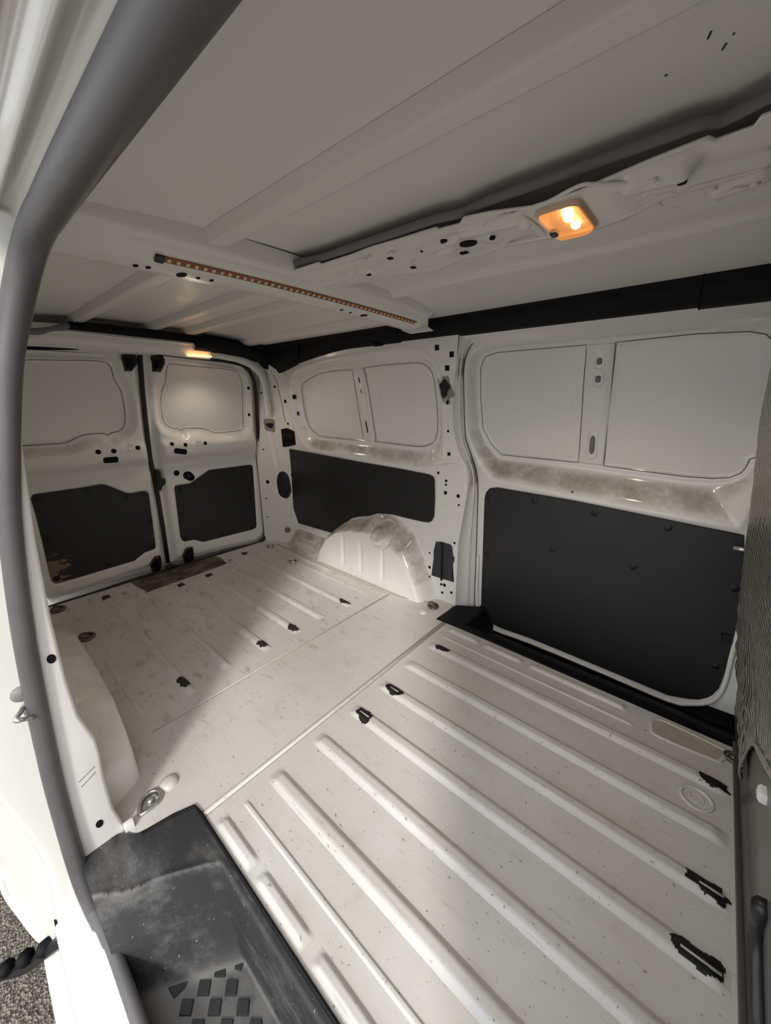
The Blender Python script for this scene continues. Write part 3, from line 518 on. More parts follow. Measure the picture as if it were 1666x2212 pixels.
# jamb between pillar and sliding door
c0 = [np.array(SW.pt(*SB.ab2(*p))) for p in PIL]; n_ = 15
def resamp(c, n=22): c = np.array(c); t = np.linspace(0, 1, len(c)); u = np.linspace(0, 1, n); return np.stack([np.interp(u, t, c[:, k]) for k in range(3)], 1)
def byz(c, zs): c = np.array(c); o = np.argsort(c[:, 2]); c = c[o]; return np.stack([np.interp(zs, c[:, 2], c[:, 0]), np.interp(zs, c[:, 2], c[:, 1]), zs], 1)
zs = np.linspace(-0.06, 1.27, 60); cA = byz(c0, zs); cD = byz([DB.hit(*p) for p in DSEAM], zs)
mid = cA*0.35+cD*0.65; mid[:, 1] = cD[:, 1]-0.012; edge = cA.copy(); edge[:, 1] += 0.004
cD2 = cD.copy(); cD2[:, 1] -= 0.012; cD2[:, 0] -= 0.004; cD3 = cD.copy(); cD3[:, 1] += 0.02
loft('door_jamb', [cA, edge, mid, cD2, cD3], 'paint', wall)
hole(Surf(1, lambda a, b: 1.54+0*np.asarray(a), 1.54), (1016, 1080), 0.006, wall, -1, ry=0.010, square=True)
tube('jamb_flange', [tuple(p+np.array([0.002, -0.012, 0])) for p in (cA*0.35+cD*0.65)[2:]], 0.0035, 'paint', wall, seg=6)
tube('door_gap', [tuple(p+np.array([0.001, -0.008, 0])) for p in cD[2:]], 0.0016, 'gap', wall, seg=6)

fhp = [(1.452, 1.275), (1.456, 1.256), (1.464, 1.246), (1.470, 1.244), (1.476, 1.236), (1.490, 1.232), (1.494, 1.222), (1.506, 1.218), (1.510, 1.206), (1.545, 1.204)]
loft('door_header', [[(x, y, z) for x in np.linspace(-0.95, 0.4, 10)] for y, z in fhp], 'paint', wall)
# ------------------------------------------------------------------ door steps (one per side)
NEAR_OUT = [(-0.83, 0.212), (0.36, 0.212), (0.36, -0.01), (-0.902, -0.01), (-0.904, 0.06), (-0.868, 0.094)]
def zs_near(x, y):
    x = np.asarray(x, float); y = np.asarray(y, float); xe = -0.785+(y-0.016)*0.70
    sx = np.clip((x-xe)/0.115, 0, 1); sx = np.sin(sx*math.pi/2)**0.9; sy = sst(-y, -0.193, -0.184)
    lip_ = 0.004*np.exp(-((x-xe+0.004)/0.008)**2)*(y < 0.185)
    sc = 0.035*np.exp(-(((x+0.765)/0.05)**2+((y-0.045)/0.03)**2)*0.5)*(x < xe)
    return 0.003-0.205*np.minimum(sx, sy)+lip_-sc*0.4-0.10*sst(-y, -0.06, -0.0)*(1-sx)*sst(-x, 0.76, 0.88)*0
SN = Surf(2, zs_near, -0.1)
stp = empty('door_step', (-0.3, 0.1, 0), label='dusty black plastic step with diamond tread at the open side door', category='step')
hf('step_moulding', SN, NEAR_OUT, 0.005, 'step', parent=stp)
tube('step_edge', [(-0.86, 0.10, 0.002), (-0.845, 0.165, 0.004), (-0.828, 0.21, 0.004), (-0.80, 0.213, 0.003), (0.36, 0.213, 0.003)], 0.004, 'trim', stp)
T0, Ta, Tb = np.array(fl(441, 2134, -0.2)), None, None
Ta = np.array(fl(403, 2176, -0.2))-T0; Tb = np.array(fl(464, 2176, -0.2))-T0
def tpad(pts, h=0.004): SN_ = Surf(2, lambda a, b: -0.2020+0*np.asarray(a, float), -0.2); plate('tread_pad', SN_, pts, h, 'tread', stp, sign=1, bev=0.0015)
for i in range(-2, 12):
    for j in range(-1, 14):
        c = T0+Ta*i+Tb*j
        if not (0.045 < c[1] < 0.166 and c[0] < 0.28 and c[0] > -0.63): continue
        k = 0.42; tpad([tuple(c+Ta*k), tuple(c+Tb*k), tuple(c-Ta*k), tuple(c-Tb*k)])
tpad([fl(*p, -0.2) for p in crop(180, 1730, 3.786, [(1000, 1140), (1045, 1135), (1105, 1240), (1000, 1320), (960, 1390), (865, 1470), (830, 1530), (740, 1615), (690, 1530), (705, 1465), (860, 1300)])])
tpad([fl(*p, -0.2) for p in crop(180, 1730, 3.786, [(1060, 1100), (1170, 1075), (1215, 1130), (1120, 1190)])]); tpad([fl(*p, -0.2) for p in crop(180, 1730, 3.786, [(1215, 1200), (1260, 1180), (1315, 1330), (1290, 1390), (1240, 1380)])])
# far step: mirror profile, plain black
def zs_far(x, y):
    x = np.asarray(x, float); y = np.asarray(y, float); xe = -0.70; sx = np.clip((x-xe)/0.14, 0, 1); sx = np.sin(sx*math.pi/2); sy = np.clip((y-1.375)/0.20, 0, 1.6); return 0.004-0.118*np.minimum(sx*1.6, sy)+3.0*np.maximum(0, y-1.60)
fst = hf('door_step', Surf(2, zs_far, 0.0), [(-0.805, 1.343), (0.26, 1.343), (0.26, 1.66), (-0.74, 1.66), (-0.745, 1.51), (-0.805, 1.505)] if False else [fl(944, 1337), (0.26, 1.343), (0.26, 1.66), (-0.735, 1.66), fl(1036, 1312), fl(985, 1309)], 0.006, 'trim', label='black plastic step under the closed sliding door', category='step')
tube('step_edge', [(fl(944, 1337)[0], fl(944, 1337)[1], 0.002), (-0.7, 1.343, 0.003), (0.24, 1.343, 0.003)], 0.004, 'trim', fst)

# ------------------------------------------------------------------ rear doors
def xr_base(y, z): z = np.asarray(z, float); return -2.375+0.20*np.clip(z-0.62, 0, 1)+0*np.asarray(y, float)
RB = Surf(0, xr_base, -2.36); RBD = Surf(0, lambda a, b: xr_base(a, b)-0.035, -2.4)
R2_OUT = RB.poly([(312, 768), (321, 836), (330, 913), (340, 990), (354, 1075), (364, 1142), (376, 1214), (435, 1202), (493, 1186), (556, 1172), (571, 1161), (576, 1145), (572, 1094), (567, 1037), (561, 979), (558, 932), (555, 894), (553, 855), (549, 826), (541, 806), (527, 792), (505, 784), (473, 779), (425, 773), (360, 766)])
R2_WIN = RBD.poly([(367, 786), (396, 789), (473, 796), (504, 801), (515, 810), (521, 824), (523, 840), (524, 894), (524, 920), (519, 929), (500, 932), (467, 935), (452, 930), (434, 925), (398, 925), (391, 930), (385, 926), (371, 924), (359, 917), (352, 905), (349, 890), (347, 871), (349, 844), (357, 826), (359, 803), (362, 790)])
R2_PAN = RB.poly(crop(320, 960, 5.206, [(310, 472), (330, 462), (480, 440), (690, 290), (1150, 230), (1175, 238), (1185, 255), (1226, 900), (1222, 935), (1185, 958), (640, 1097), (600, 1095), (525, 1075), (420, 1095), (390, 1085), (368, 1040), (302, 492)]))
L_ = [(27, 777), (182, 779), (214, 781), (231, 785), (240, 796), (245, 817), (254, 832), (261, 846), (267, 873), (270, 898), (269, 915), (263, 927), (254, 932), (240, 935), (234, 940), (229, 939), (222, 936), (191, 938), (177, 941), (160, 948), (146, 955), (132, 958), (49, 963), (0, 966), (-20, 940), (-20, 800), (-5, 780)]
R1_WIN = RBD.poly(L_)
R1_PAN = RB.poly(crop(50, 1020, 5.048, [(85, 290), (105, 250), (140, 240), (640, 170), (860, 132), (920, 145), (1130, 230), (1190, 232), (1300, 208), (1350, 212), (1375, 240), (1450, 800), (1445, 835), (1400, 855), (1330, 880), (1280, 920), (1220, 970), (1100, 1005), (400, 1215), (350, 1222), (310, 1195), (280, 1080), (230, 850), (160, 550)]))
R1_OUT = RB.poly([(300, 768), (309, 850), (318, 930), (334, 1020), (347, 1100), (360, 1216), (280, 1244), (200, 1272), (130, 1293)]) + [(0.155, 0.012), (0.10, 0.05), (0.085, 0.2), (0.09, 0.7), (0.13, 1.0), (0.2, 1.2)]
def xr_door(OUTL, WIN, PAN, flank):
    def f(y, z):
        y = np.asarray(y, float); z = np.asarray(z, float); x = xr_base(y, z); so_, sw, sp = sdf(OUTL, y, z), sdf(WIN, y, z), sdf(PAN, y, z)
        x = x-0.022*(1-sst(-so_, 0.0, 0.035))                              # rounded outer edge
        x = x-0.030*(1-sst(sw, 0.012, 0.060))-0.006*(1-sst(sw, -0.004, 0.003))   # window panel
        x = x+0.024*np.exp(-((z-0.715)/0.055)**4)*sst(-so_, 0.0, 0.05)     # shoulder between window and lower panel
        x = x-0.012*(1-sst(sp, -0.004, 0.008)); return x
    return Surf(0, f, -2.36)
R2 = xr_door(R2_OUT, R2_WIN, R2_PAN, 1); R1 = xr_door(R1_OUT, R1_WIN, R1_PAN, 0)
d1 = hf('door_1', R1, R1_OUT, 0.0065, 'paint_door', flip=False, kind='structure', label='white rear door nearer the camera, black lower panel badly flaked', category='door')
d2 = hf('door_2', R2, R2_OUT, 0.0065, 'paint_door', flip=False, kind='structure', label='white rear door beside the far wall with scratched black lower panel', category='door')
def rseam(poly, S, par):
    Q = [np.array(S.pt(a, b))+np.array([0.001, 0, 0]) for a, b in poly]; tube('panel_joint', catmull(Q, 2, True), 0.0014, 'gap', par, seg=6, closed=True)
rseam(R1_WIN, R1, d1); rseam(R2_WIN, R2, d2)
p1 = plate('lining_panel', R1, R1_PAN, 0.004, 'chip1', d1, sign=1, bev=0.002, label='black hardboard panel with brown flaked corner'); p2 = plate('lining_panel', R2, R2_PAN, 0.004, 'chip2', d2, sign=1, bev=0.002, label='black hardboard panel with light scratches')
bolts(RB, crop(50, 1020, 5.048, [(165, 293), (703, 210), (1123, 270), (1318, 250), (1385, 540), (1410, 812), (930, 1003), (370, 1165), (265, 722)]), 0.015, p1, 1, -0.008)
bolts(RB, crop(320, 960, 5.206, [(355, 500), (525, 462), (822, 312), (1145, 268), (1168, 583), (1195, 920), (833, 1006), (428, 1052), (370, 790)]), 0.014, p2, 1, -0.008)
for p in crop(20, 740, 5.553, [(1068, 1312), (1255, 1302), (1543, 1262)]): hole(R1, p, 0.012, d1, 1)
for p in crop(300, 740, 5.206, [(373, 1140), (526, 1150), (748, 1132)]): hole(R2, p, 0.011, d2, 1)
for p in crop(300, 740, 5.206, [(1233, 512), (1240, 812)]): hole(R2, p, 0.008, d2, 1, ry=0.011)
hole(R2, (381.6, 1022), 0.017, d2, 1)
plate('handle_recess', R1, R1.poly(crop(20, 740, 5.553, [(1128, 1395), (1145, 1378), (1290, 1366), (1310, 1385), (1308, 1428), (1290, 1440), (1145, 1448), (1128, 1430)])), 0.002, 'dark', d1, sign=1, bev=0.001)
plate('handle_recess', R2, R2.poly(crop(300, 740, 5.206, [(395, 1215), (405, 1190), (425, 1188), (530, 1200), (543, 1215), (538, 1248), (525, 1260), (410, 1247), (395, 1235)])), 0.002, 'dark', d2, sign=1, bev=0.001)
ho = plate('lock_opening', R2, catmull(R2.poly(crop(300, 740, 5.206, [(497, 1490), (515, 1458), (560, 1448), (600, 1470), (628, 1510), (615, 1545), (575, 1556), (540, 1540), (510, 1525)])), 3, True), 0.002, 'dark', d2, sign=1, bev=0.001)
plate('lock_lever', R2, R2.poly(crop(300, 740, 5.206, [(540, 1480), (560, 1470), (575, 1500), (560, 1525), (545, 1515)])), 0.008, 'latch', ho, sign=1)
for S, dd, pp in ((R1, d1, crop(20, 740, 5.553, [(1422, 1215), (1500, 1225), (1450, 1312), (1418, 1295)])), (R2, d2, crop(300, 740, 5.206, [(640, 1100), (710, 1105), (660, 1170), (635, 1155)]))): plate('daylight_notch', S, S.poly(pp), 0.003, 'white_clip', dd, sign=1, bev=0.001, label='white plate standing for daylight in the notch beside the handle holes')  # white plates imitate daylight showing through the notches
def latch(S, pts, par, ns=(0.5, 0.55)):
    P = S.poly(pts); a = plate('hinge_latch', S, P, 0.022, 'latch', par, sign=1, bev=0.006, depth=0.01); c = np.mean(P, 0)
    plate('latch_tongue', S, [tuple(c+(np.array(p)-c)*0.55+np.array([0, -0.008])) for p in P], 0.034, 'trim', a, sign=1, bev=0.006); return a
latch(R1, crop(20, 740, 5.553, [(1345, 160), (1350, 118), (1500, 135), (1525, 200), (1520, 260), (1460, 345), (1385, 345), (1340, 200)]), d1)
latch(R2, crop(300, 740, 5.206, [(135, 135), (250, 140), (280, 190), (282, 240), (235, 335), (150, 328), (130, 180)]), d2)
latch(R1, crop(50, 1020, 5.048, [(1400, 960), (1435, 915), (1490, 905), (1503, 1000), (1490, 1085), (1410, 1100), (1400, 1050), (1375, 1005)]), d1)
latch(R2, crop(320, 960, 5.206, [(410, 1180), (440, 1155), (492, 1147), (505, 1240), (495, 1310), (410, 1340), (402, 1290), (380, 1250)]), d2)
cs = [(304, 765), (309, 836), (317, 913), (326, 990), (334, 1028), (343, 1075), (354, 1142), (365, 1217)]
tube('centre_seal', [RB.hit(*p)+np.array([-0.012, 0.0, 0]) for p in cs], 0.012, 'seal_black', d2, label='black rubber strip between the two rear doors')
loft('door_edge', [[RB.hit(*p)+np.array([-0.02, 0.004, 0]) for p in cs], [np.array(R2.pt(*RB.ab2(*p))) for p in [(312, 768), (321, 836), (330, 913), (340, 990), (348, 1028), (354, 1075), (364, 1142), (376, 1214)]]], 'paint', d2)
plate('centre_lock', RB, RB.poly(crop(300, 740, 5.206, [(175, 1430), (220, 1425), (240, 1480), (235, 1520), (290, 1530), (288, 1580), (255, 1610), (240, 1660), (195, 1670)])), 0.022, 'latch', d2, sign=1, bev=0.005)
plate('lock_catch', RB, RB.poly(crop(320, 960, 5.206, [(195, 1370), (250, 1340), (330, 1355), (320, 1385), (200, 1400)])), 0.03, 'latch', d2, sign=1, bev=0.005)
# seal round the rear opening
rs = [(335, 763), (425, 774), (473, 779), (507, 785), (527, 792), (540, 805), (548, 823), (552, 848), (555, 894), (558, 932), (561, 990), (565, 1047), (570, 1094), (574, 1142), (572, 1160), (556, 1172), (493, 1190), (435, 1207), (370, 1226), (280, 1254), (200, 1281), (104, 1311)]
tube('rear_door_seal', catmull([RB.hit(*p)+np.array([0.004, 0, 0]) for p in rs], 3), 0.0085, 'seal_black', None, label='black rubber seal round the rear door opening', category='seal')

# ------------------------------------------------------------------ rear header
hdr = empty('wall_left', (-2.3, 0.77, 1.25), kind='structure', label='white header beam above the rear doors', category='wall')
def hx(px, py, x): p = onp(px, py, 0, x); return p
top = [hx(*p, -2.22) for p in ((-60, 690), (28, 693), (150, 700), (270, 716), (360, 727), (455, 742))]
m1 = [hx(*p, -2.20) for p in ((-60, 712), (28, 716), (150, 717), (270, 731), (360, 739), (455, 747))]
m2 = [hx(*p, -2.21) for p in ((-60, 738), (28, 738), (150, 744), (270, 757), (360, 764), (455, 772))]
m3 = [hx(*p, -2.262) for p in ((-60, 748), (28, 750), (150, 756), (270, 766), (360, 769), (455, 780))]
m4 = [p+np.array([-0.10, 0, -0.01]) for p in m3]
loft('header_beam', [top, m1, m2, m3, m4], 'paint', hdr); tube('header_edge', m1, 0.006, 'paint', hdr)
m5 = [hx(*p, -2.24) for p in ((420, 770), (470, 775), (510, 782), (540, 794), (558, 812), (568, 840), (574, 900))]
loft('corner_return', [m5, [p+np.array([0.03, 0.03, 0.04]) for p in m5], [p+np.array([-0.12, 0.01, 0.0]) for p in m5]], 'paint', hdr)
for p in ((404, 752),): disc('bolt_hole', hx(*p, -2.207), (1, 0, 0), 0.005, 0.002, 'dark', hdr)
tube('header_slot', [hx(28, 751, -2.25), hx(100, 752, -2.25), hx(170, 755, -2.25)], [0.006, 0.008, 0.002], 'dark', hdr)
rl2 = empty('rear_lamp', (0, 0, 0), label='slim warm lit lamp under the rear header above the right door', category='lamp')
q = hx(430, 768, -2.19); box('lamp_lens', (q[0]-0.03, q[1]-0.055, q[2]-0.006), (q[0]+0.012, q[1]+0.065, q[2]+0.004), emit('rear_lamp_lens', (1.0, 0.52, 0.22), 1.0), rl2, 0.003)
pl2 = bpy.data.lights.new('rear_lamp_glow', 'SPOT'); pl2.spot_size = math.radians(160); pl2.spot_blend = 0.6; po2 = bpy.data.objects.new('rear_lamp_glow', pl2); COL.objects.link(po2); po2.location = (q[0]+0.02, q[1], q[2]-0.03); po2.rotation_euler = (0, math.radians(-25), 0); pl2.energy = 1.6; pl2.color = (1.0, 0.84, 0.68); pl2.shadow_soft_size = 0.03
tube('wiring_loom', [hx(28, 717, -2.20), hx(80, 716, -2.20), hx(110, 712, -2.2), hx(148, 702, -2.2)], [0.010, 0.013, 0.010, 0.012], 'foam', hdr)

# ------------------------------------------------------------------ roof
def zr(x, y): y = np.asarray(y, float); return 1.357-0.042*np.clip(np.abs(y-0.768)/0.64, 0, 1.2)**2 + 0*np.asarray(x, float)
RF = Surf(2, zr, 1.36)
roof = hf('ceiling', RF, [(-2.40, 0.10), (0.45, 0.10), (0.45, 1.46), (-2.40, 1.46)], 0.03, 'paint_roof', flip=True, kind='structure', label='white steel roof skin with pressed ribs', category='ceiling')
def rrib(a, b, wid, h, name='roof_rib'):
    p, q = RF.ab2(*a), RF.ab2(*b); y = (p[1]+q[1])/2; ridge(name, (p[0], y), (q[0], y), wid, h, 'paint_roof', roof, sgn=-1, tap=0.05, zf=lambda x, yy: zr(x, yy))
p = RF.ab2(833, 286); ridge('roof_rib', (-1.05, p[1]), (0.4, p[1]), 0.060, 0.026, 'paint_roof', roof, sgn=-1, tap=0.05, zf=zr)
for yy in (0.49, 0.792, 0.962, 1.285): ridge('roof_rib', (-2.36, yy), (-1.03, yy), 0.056, 0.026, 'paint_roof', roof, sgn=-1, tap=0.06, zf=zr)
for a_, b_ in (((1530, 82), (1537, 66)), ((1561, 106), (1570, 92)), ((1436, 163), (1443, 160)), ((1459, 12), (1470, 9)), ((1585, 73), (1587, 70))): tube('paint_scratch', [RF.hit(*a_)+np.array([0, 0, -0.0004]), RF.hit(*b_)+np.array([0, 0, -0.0004])], 0.0011, 'gap', roof, seg=5)
# cross bow
bow = empty('roof_bow', (-0.99, 0.77, 1.29), kind='structure', label='white steel cross bow of the roof carrying the light strip', category='roof beam')
prof = [(-1.080, 1.345), (-1.066, 1.284), (-1.055, 1.275), (-1.02, 1.272), (-0.985, 1.2725), (-0.970, 1.2755), (-0.944, 1.289), (-0.936, 1.291), (-0.930, 1.300), (-0.922, 1.306), (-0.905, 1.312), (-0.90, 1.345)]
ysb = np.linspace(0.16, 1.325, 25); camb = lambda y: 0.008-0.012*((y-0.77)/0.60)**2
loft('bow_beam', [[(x, y, z+camb(y)) for y in ysb] for x, z in prof], 'paint_roof', bow)
obj('bow_end', [(-1.06, 1.325, 1.27), (-0.928, 1.325, 1.27), (-0.935, 1.375, 1.262), (-1.05, 1.375, 1.262), (-1.06, 1.325, 1.33), (-0.928, 1.325, 1.33)], [(0, 1, 2, 3), (0, 1, 5, 4)], 'paint_roof', bow)
BWS = Surf(2, lambda x, y: np.interp(np.asarray(x, float), [p_[0] for p_ in prof], [p_[1] for p_ in prof])+0.008-0.012*((np.asarray(y, float)-0.77)/0.60)**2, 1.29)
for p, r, ry in (((392, 593), 0.018, 0.010), ((293, 573), 0.008, 0.005), ((320, 577), 0.008, 0.005), ((130, 548), 0.014, 0.004), ((428, 600), 0.008, 0.004), ((457, 605), 0.008, 0.004), ((786, 681), 0.016, 0.009), ((738, 669), 0.008, 0.004), ((757, 675), 0.006, 0.004)):
    q = BWS.hit(*p); disc('bolt_hole', q+np.array([0, 0, 0.001]), (0, 0, -1), ry, 0.003, 'dark', bow, ry=r, dome=0.97)
# light strip
xl = -0.957; la, lb = onp(350, 562, 0, xl), onp(898, 697, 0, xl)
led = empty('led_strip', (xl, (la[1]+lb[1])/2, 1.283), label='brown adhesive light strip with small square diodes along the roof bow', category='light strip')
fx, fz = -0.8877, -0.4604                                     # down the sloping face of the bow
nx, nz = 0.4604, -0.8877
ys_ = np.linspace(la[1]+0.004, lb[1], 24); zt = lambda y: float(BWS.f(xl, y))
def onface(u, y, h): return (xl+fx*u+nx*h, y, zt(y)+fz*u+nz*h)
tw = 0.0082; vs_ = []; fs_ = []
for y in ys_: vs_ += [onface(-tw, y, -0.001), onface(-tw, y, 0.0018), onface(tw, y, 0.0018), onface(tw, y, -0.001)]
for i in range(len(ys_)-1):
    for k in range(3): fs_.append((i*4+k, (i+1)*4+k, (i+1)*4+k+1, i*4+k+1))
obj('tape', vs_, fs_, 'led_tape', led, smooth=False)
proto = None; NL = 46; tilt = math.atan2(nx, -nz)
for i in range(NL):
    y = la[1]+0.014+(lb[1]-la[1]-0.02)*i/(NL-1)
    if proto is None: proto = box('diode', (-0.0040, -0.0036, -0.0022), (0.0040, 0.0036, 0.0005), 'led', led, 0.0005); o = proto
    else: o = proto.copy(); COL.objects.link(o); join(o, led)
    o.location = onface(0, y, 0.0018); o.rotation_euler = (0, -tilt, 0)
ec = box('end_cap', (-0.009, -0.010, -0.006), (0.009, 0.008, 0.002), 'latch', led, 0.002); ec.location = onface(0, la[1]-0.004, 0.0); ec.rotation_euler = (0, -tilt, 0)
# lamp carrier panel
CT = 1.318
cg = lambda px, py: fl(px, py, CT)
C_OUT = [cg(*p) for p in ((606, 597), (640, 584), (690, 570), (697, 573), (760, 555), (800, 540), (860, 522), (944, 494), (950, 497), (995, 484), (1003, 470), (1060, 456), (1150, 427), (1250, 392), (1400, 342), (1500, 305), (1530, 294), (1546, 300), (1630, 272), (1648, 250), (1700, 225))]
C_OUT = [(x, y) for x, y in C_OUT]; C_OUT += [(0.30, C_OUT[-1][1]), (0.30, 1.135), (-0.93, 1.135), (-0.935, 0.80)]
C_IN = [cg(*p) for p in ((560, 600), (720, 540), (1000, 450), (1250, 360), (1700, 190), (1700, 345), (1666, 358), (1550, 390), (1432, 422), (1400, 440), (1360, 462), (1280, 490), (1172, 512), (1096, 528), (1046, 549), (1000, 560), (942, 586), (870, 596), (800, 603), (730, 620), (690, 636))]
def zc(x, y):
    x = np.asarray(x, float); y = np.asarray(y, float); z = CT+0.004*np.sin(x*7); si = sdf(C_IN, x, y); z = z+0.024*sst(si, 0.0, 0.014)-0.004*np.exp(-(si/0.006)**2)
    z = z-0.020*np.exp(-((y-1.085)/0.016)**2)+0.03*sst(y, 1.10, 1.135)
    for a, b, r, h in (((790, 560), (850, 543), 0.008, 0.006), ((815, 583), (885, 563), 0.008, 0.006), ((690, 612), (760, 592), 0.008, 0.006), ((700, 585), (760, 575), 0.010, 0.005), ((925, 540), (985, 512), 0.010, 0.006), ((1000, 500), (1140, 462), 0.008, 0.006), ((1380, 372), (1470, 350), 0.02, 0.010), ((1560, 420), (1640, 395), 0.022, 0.012), ((1400, 395), (1666, 330), 0.008, 0.007), ((950, 543), (975, 537), 0.012, 0.006)):
        z = z-2.0*h*np.exp(-np.maximum(capsule(x, y, cg(*a), cg(*b))-r*0.5, 0)**2/(r*0.6)**2)
    for c, r, h in (((797, 592), 0.026, 0.007), ((1064, 514), 0.024, 0.005), ((1474, 393), 0.026, 0.005)): 
        d = np.hypot(x-cg(*c)[0], y-cg(*c)[1]); z = z-h*(1-sst(d, r*0.6, r))
    z = z-0.010*(sst(x, -0.345, -0.338)*(1-sst(x, -0.20, -0.15)))*(1-sst(si, -0.02, 0.0))*sst(y, 0.68, 0.72)
    return z
SC = Surf(2, zc, CT)
car = hf('roof_panel', SC, C_OUT, 0.005, 'paint', flip=True, kind='structure', label='stamped white steel roof panel that carries the dome lamp', category='roof panel')
tube('panel_edge', [SC.pt(*p) for p in C_OUT[:21]], 0.003, 'paint_roof', car, seg=6)
for p, r, ry, sq in (((1012, 525), 0.020, 0.016, 0), ((962, 522), 0.008, 0.006, 1), ((1003, 545), 0.009, 0.006, 1), ((797, 593), 0.006, 0.004, 1), ((843, 557), 0.006, 0.006, 1), ((893, 577), 0.006, 0.006, 1), ((716, 612), 0.010, 0.008, 0), ((679, 607), 0.006, 0.004, 1), ((751, 626), 0.006, 0.004, 1), ((1064, 514), 0.006, 0.005, 0), ((1474, 393), 0.006, 0.005, 0), ((911, 542), 0.003, 0.003, 0)):
    q = SC.hit(*p); disc('bolt_hole', q+np.array([0, 0, 0.0006]), (0, 0, -1), ry, 0.003, 'dark', car, ry=r, square=bool(sq), dome=0.97)
tube('foam_strip', [(x, y-0.002, 1.334) for x, y in C_OUT[1:21:2]]+[(0.4, C_OUT[20][1]-0.002, 1.334)], 0.008, 'foam', None, seg=10, label='grey foam strip squeezed between roof skin and lamp panel', category='foam strip')
def bead(pts, rr_): tube('pressed_bead', catmull([SC.hit(*p) for p in pts], 4), rr_, 'paint', car, seg=8, flat=0.8)
bead([(700, 632), (730, 620), (800, 604), (870, 597), (942, 588), (1000, 562), (1046, 550), (1096, 529), (1172, 513), (1280, 490), (1360, 462), (1400, 440), (1432, 422), (1550, 390), (1666, 358)], 0.0038)
bead([(640, 596), (690, 580), (760, 565), (800, 552)], 0.003); bead([(812, 584), (850, 572), (890, 562)], 0.0035); bead([(788, 562), (820, 552), (850, 545)], 0.003)
bead([(1000, 500), (1040, 492), (1075, 470), (1130, 458), (1180, 438), (1250, 402), (1290, 398), (1360, 396), (1420, 388)], 0.0035); bead([(1420, 392), (1500, 368), (1580, 345), (1666, 318)], 0.003)
bead([(900, 540), (930, 520), (960, 512), (1000, 502)], 0.003); bead([(1125, 463), (1150, 480), (1178, 505)], 0.0022); bead([(1420, 418), (1425, 440), (1470, 448), (1520, 425), (1545, 408)], 0.003); bead([(1555, 430), (1580, 412), (1620, 402), (1640, 392)], 0.005)
# dome lamp
lc = SC.hit(1226, 470); lcx, lcy = lc[0], lc[1]; lz = float(zc(lcx, lcy))
lamp = empty('dome_lamp', (lcx, lcy, lz), label='lit rectangular dome lamp glowing warm orange on the roof panel', category='lamp')
def rrect(hx_, hy_, r, n=6):
    o = []
    for cx_, cy_, a0 in ((hx_-r, hy_-r, 0), (-hx_+r, hy_-r, 90), (-hx_+r, -hy_+r, 180), (hx_-r, -hy_+r, 270)):
        for k in range(n): a = math.radians(a0+90*k/(n-1)); o.append((cx_+r*math.cos(a), cy_+r*math.sin(a)))
    return o
def rlayers(name, layers, mat, parent, cap=True):
    vs_ = []; fs_ = []; m = None
    for hx_, hy_, r, z in layers: pts = rrect(hx_, hy_, r); m = len(pts); vs_ += [(x, y, z) for x, y in pts]
    for k in range(len(layers)-1):
        for i in range(m): fs_.append((k*m+i, (k+1)*m+i, (k+1)*m+(i+1) % m, k*m+(i+1) % m))
    if cap: fs_.append(tuple(range((len(layers)-1)*m, len(layers)*m))[::-1])
    return sharp(obj(name, vs_, fs_, mat, parent), 50)
lm1 = plain('lamp_frame', (0.72, 0.55, 0.38), 0.3)
rlayers('lamp_frame', [(0.036, 0.064, 0.014, 0.006), (0.037, 0.065, 0.014, -0.004), (0.034, 0.062, 0.013, -0.008), (0.031, 0.059, 0.012, -0.008), (0.031, 0.059, 0.012, 0.004)], lm1, lamp, False)
rlayers('reflector', [(0.033, 0.061, 0.012, 0.003), (0.02, 0.05, 0.01, 0.0045)], 'white_clip', lamp)
rlayers('lens', [(0.0315, 0.0595, 0.012, -0.005), (0.0305, 0.0585, 0.012, -0.013), (0.026, 0.054, 0.010, -0.016)], 'lens', lamp)
for k, (dx, dy) in enumerate(((0.008, -0.030), (0.004, -0.008), (0.006, 0.030))):
    vs_ = []; fs_ = []
    for j in range(7):
        ph = math.pi*j/6
        for i in range(10): vs_.append((dx+0.008*math.sin(ph)*math.cos(2*math.pi*i/10), dy+0.013*math.cos(ph), -0.004+0.006*math.sin(ph)*math.sin(2*math.pi*i/10)))
    for j in range(6):
        for i in range(10): fs_.append((j*10+i, j*10+(i+1) % 10, (j+1)*10+(i+1) % 10, (j+1)*10+i))
    obj('bulb', vs_, fs_, 'bulb', lamp)
rlayers('switch', [(0.006, 0.009, 0.003, -0.010), (0.006, 0.009, 0.003, -0.017), (0.005, 0.008, 0.002, -0.019)], 'latch', lamp).location = (-0.024, 0.012, 0)
pl = bpy.data.lights.new('dome_lamp_glow', 'SPOT'); pl.spot_size = math.radians(150); pl.spot_blend = 0.6; plo = bpy.data.objects.new('dome_lamp_glow', pl); COL.objects.link(plo); plo.location = (lcx, lcy, lz-0.03); pl.energy = 3.0; pl.color = (1.0, 0.82, 0.62); pl.shadow_soft_size = 0.02

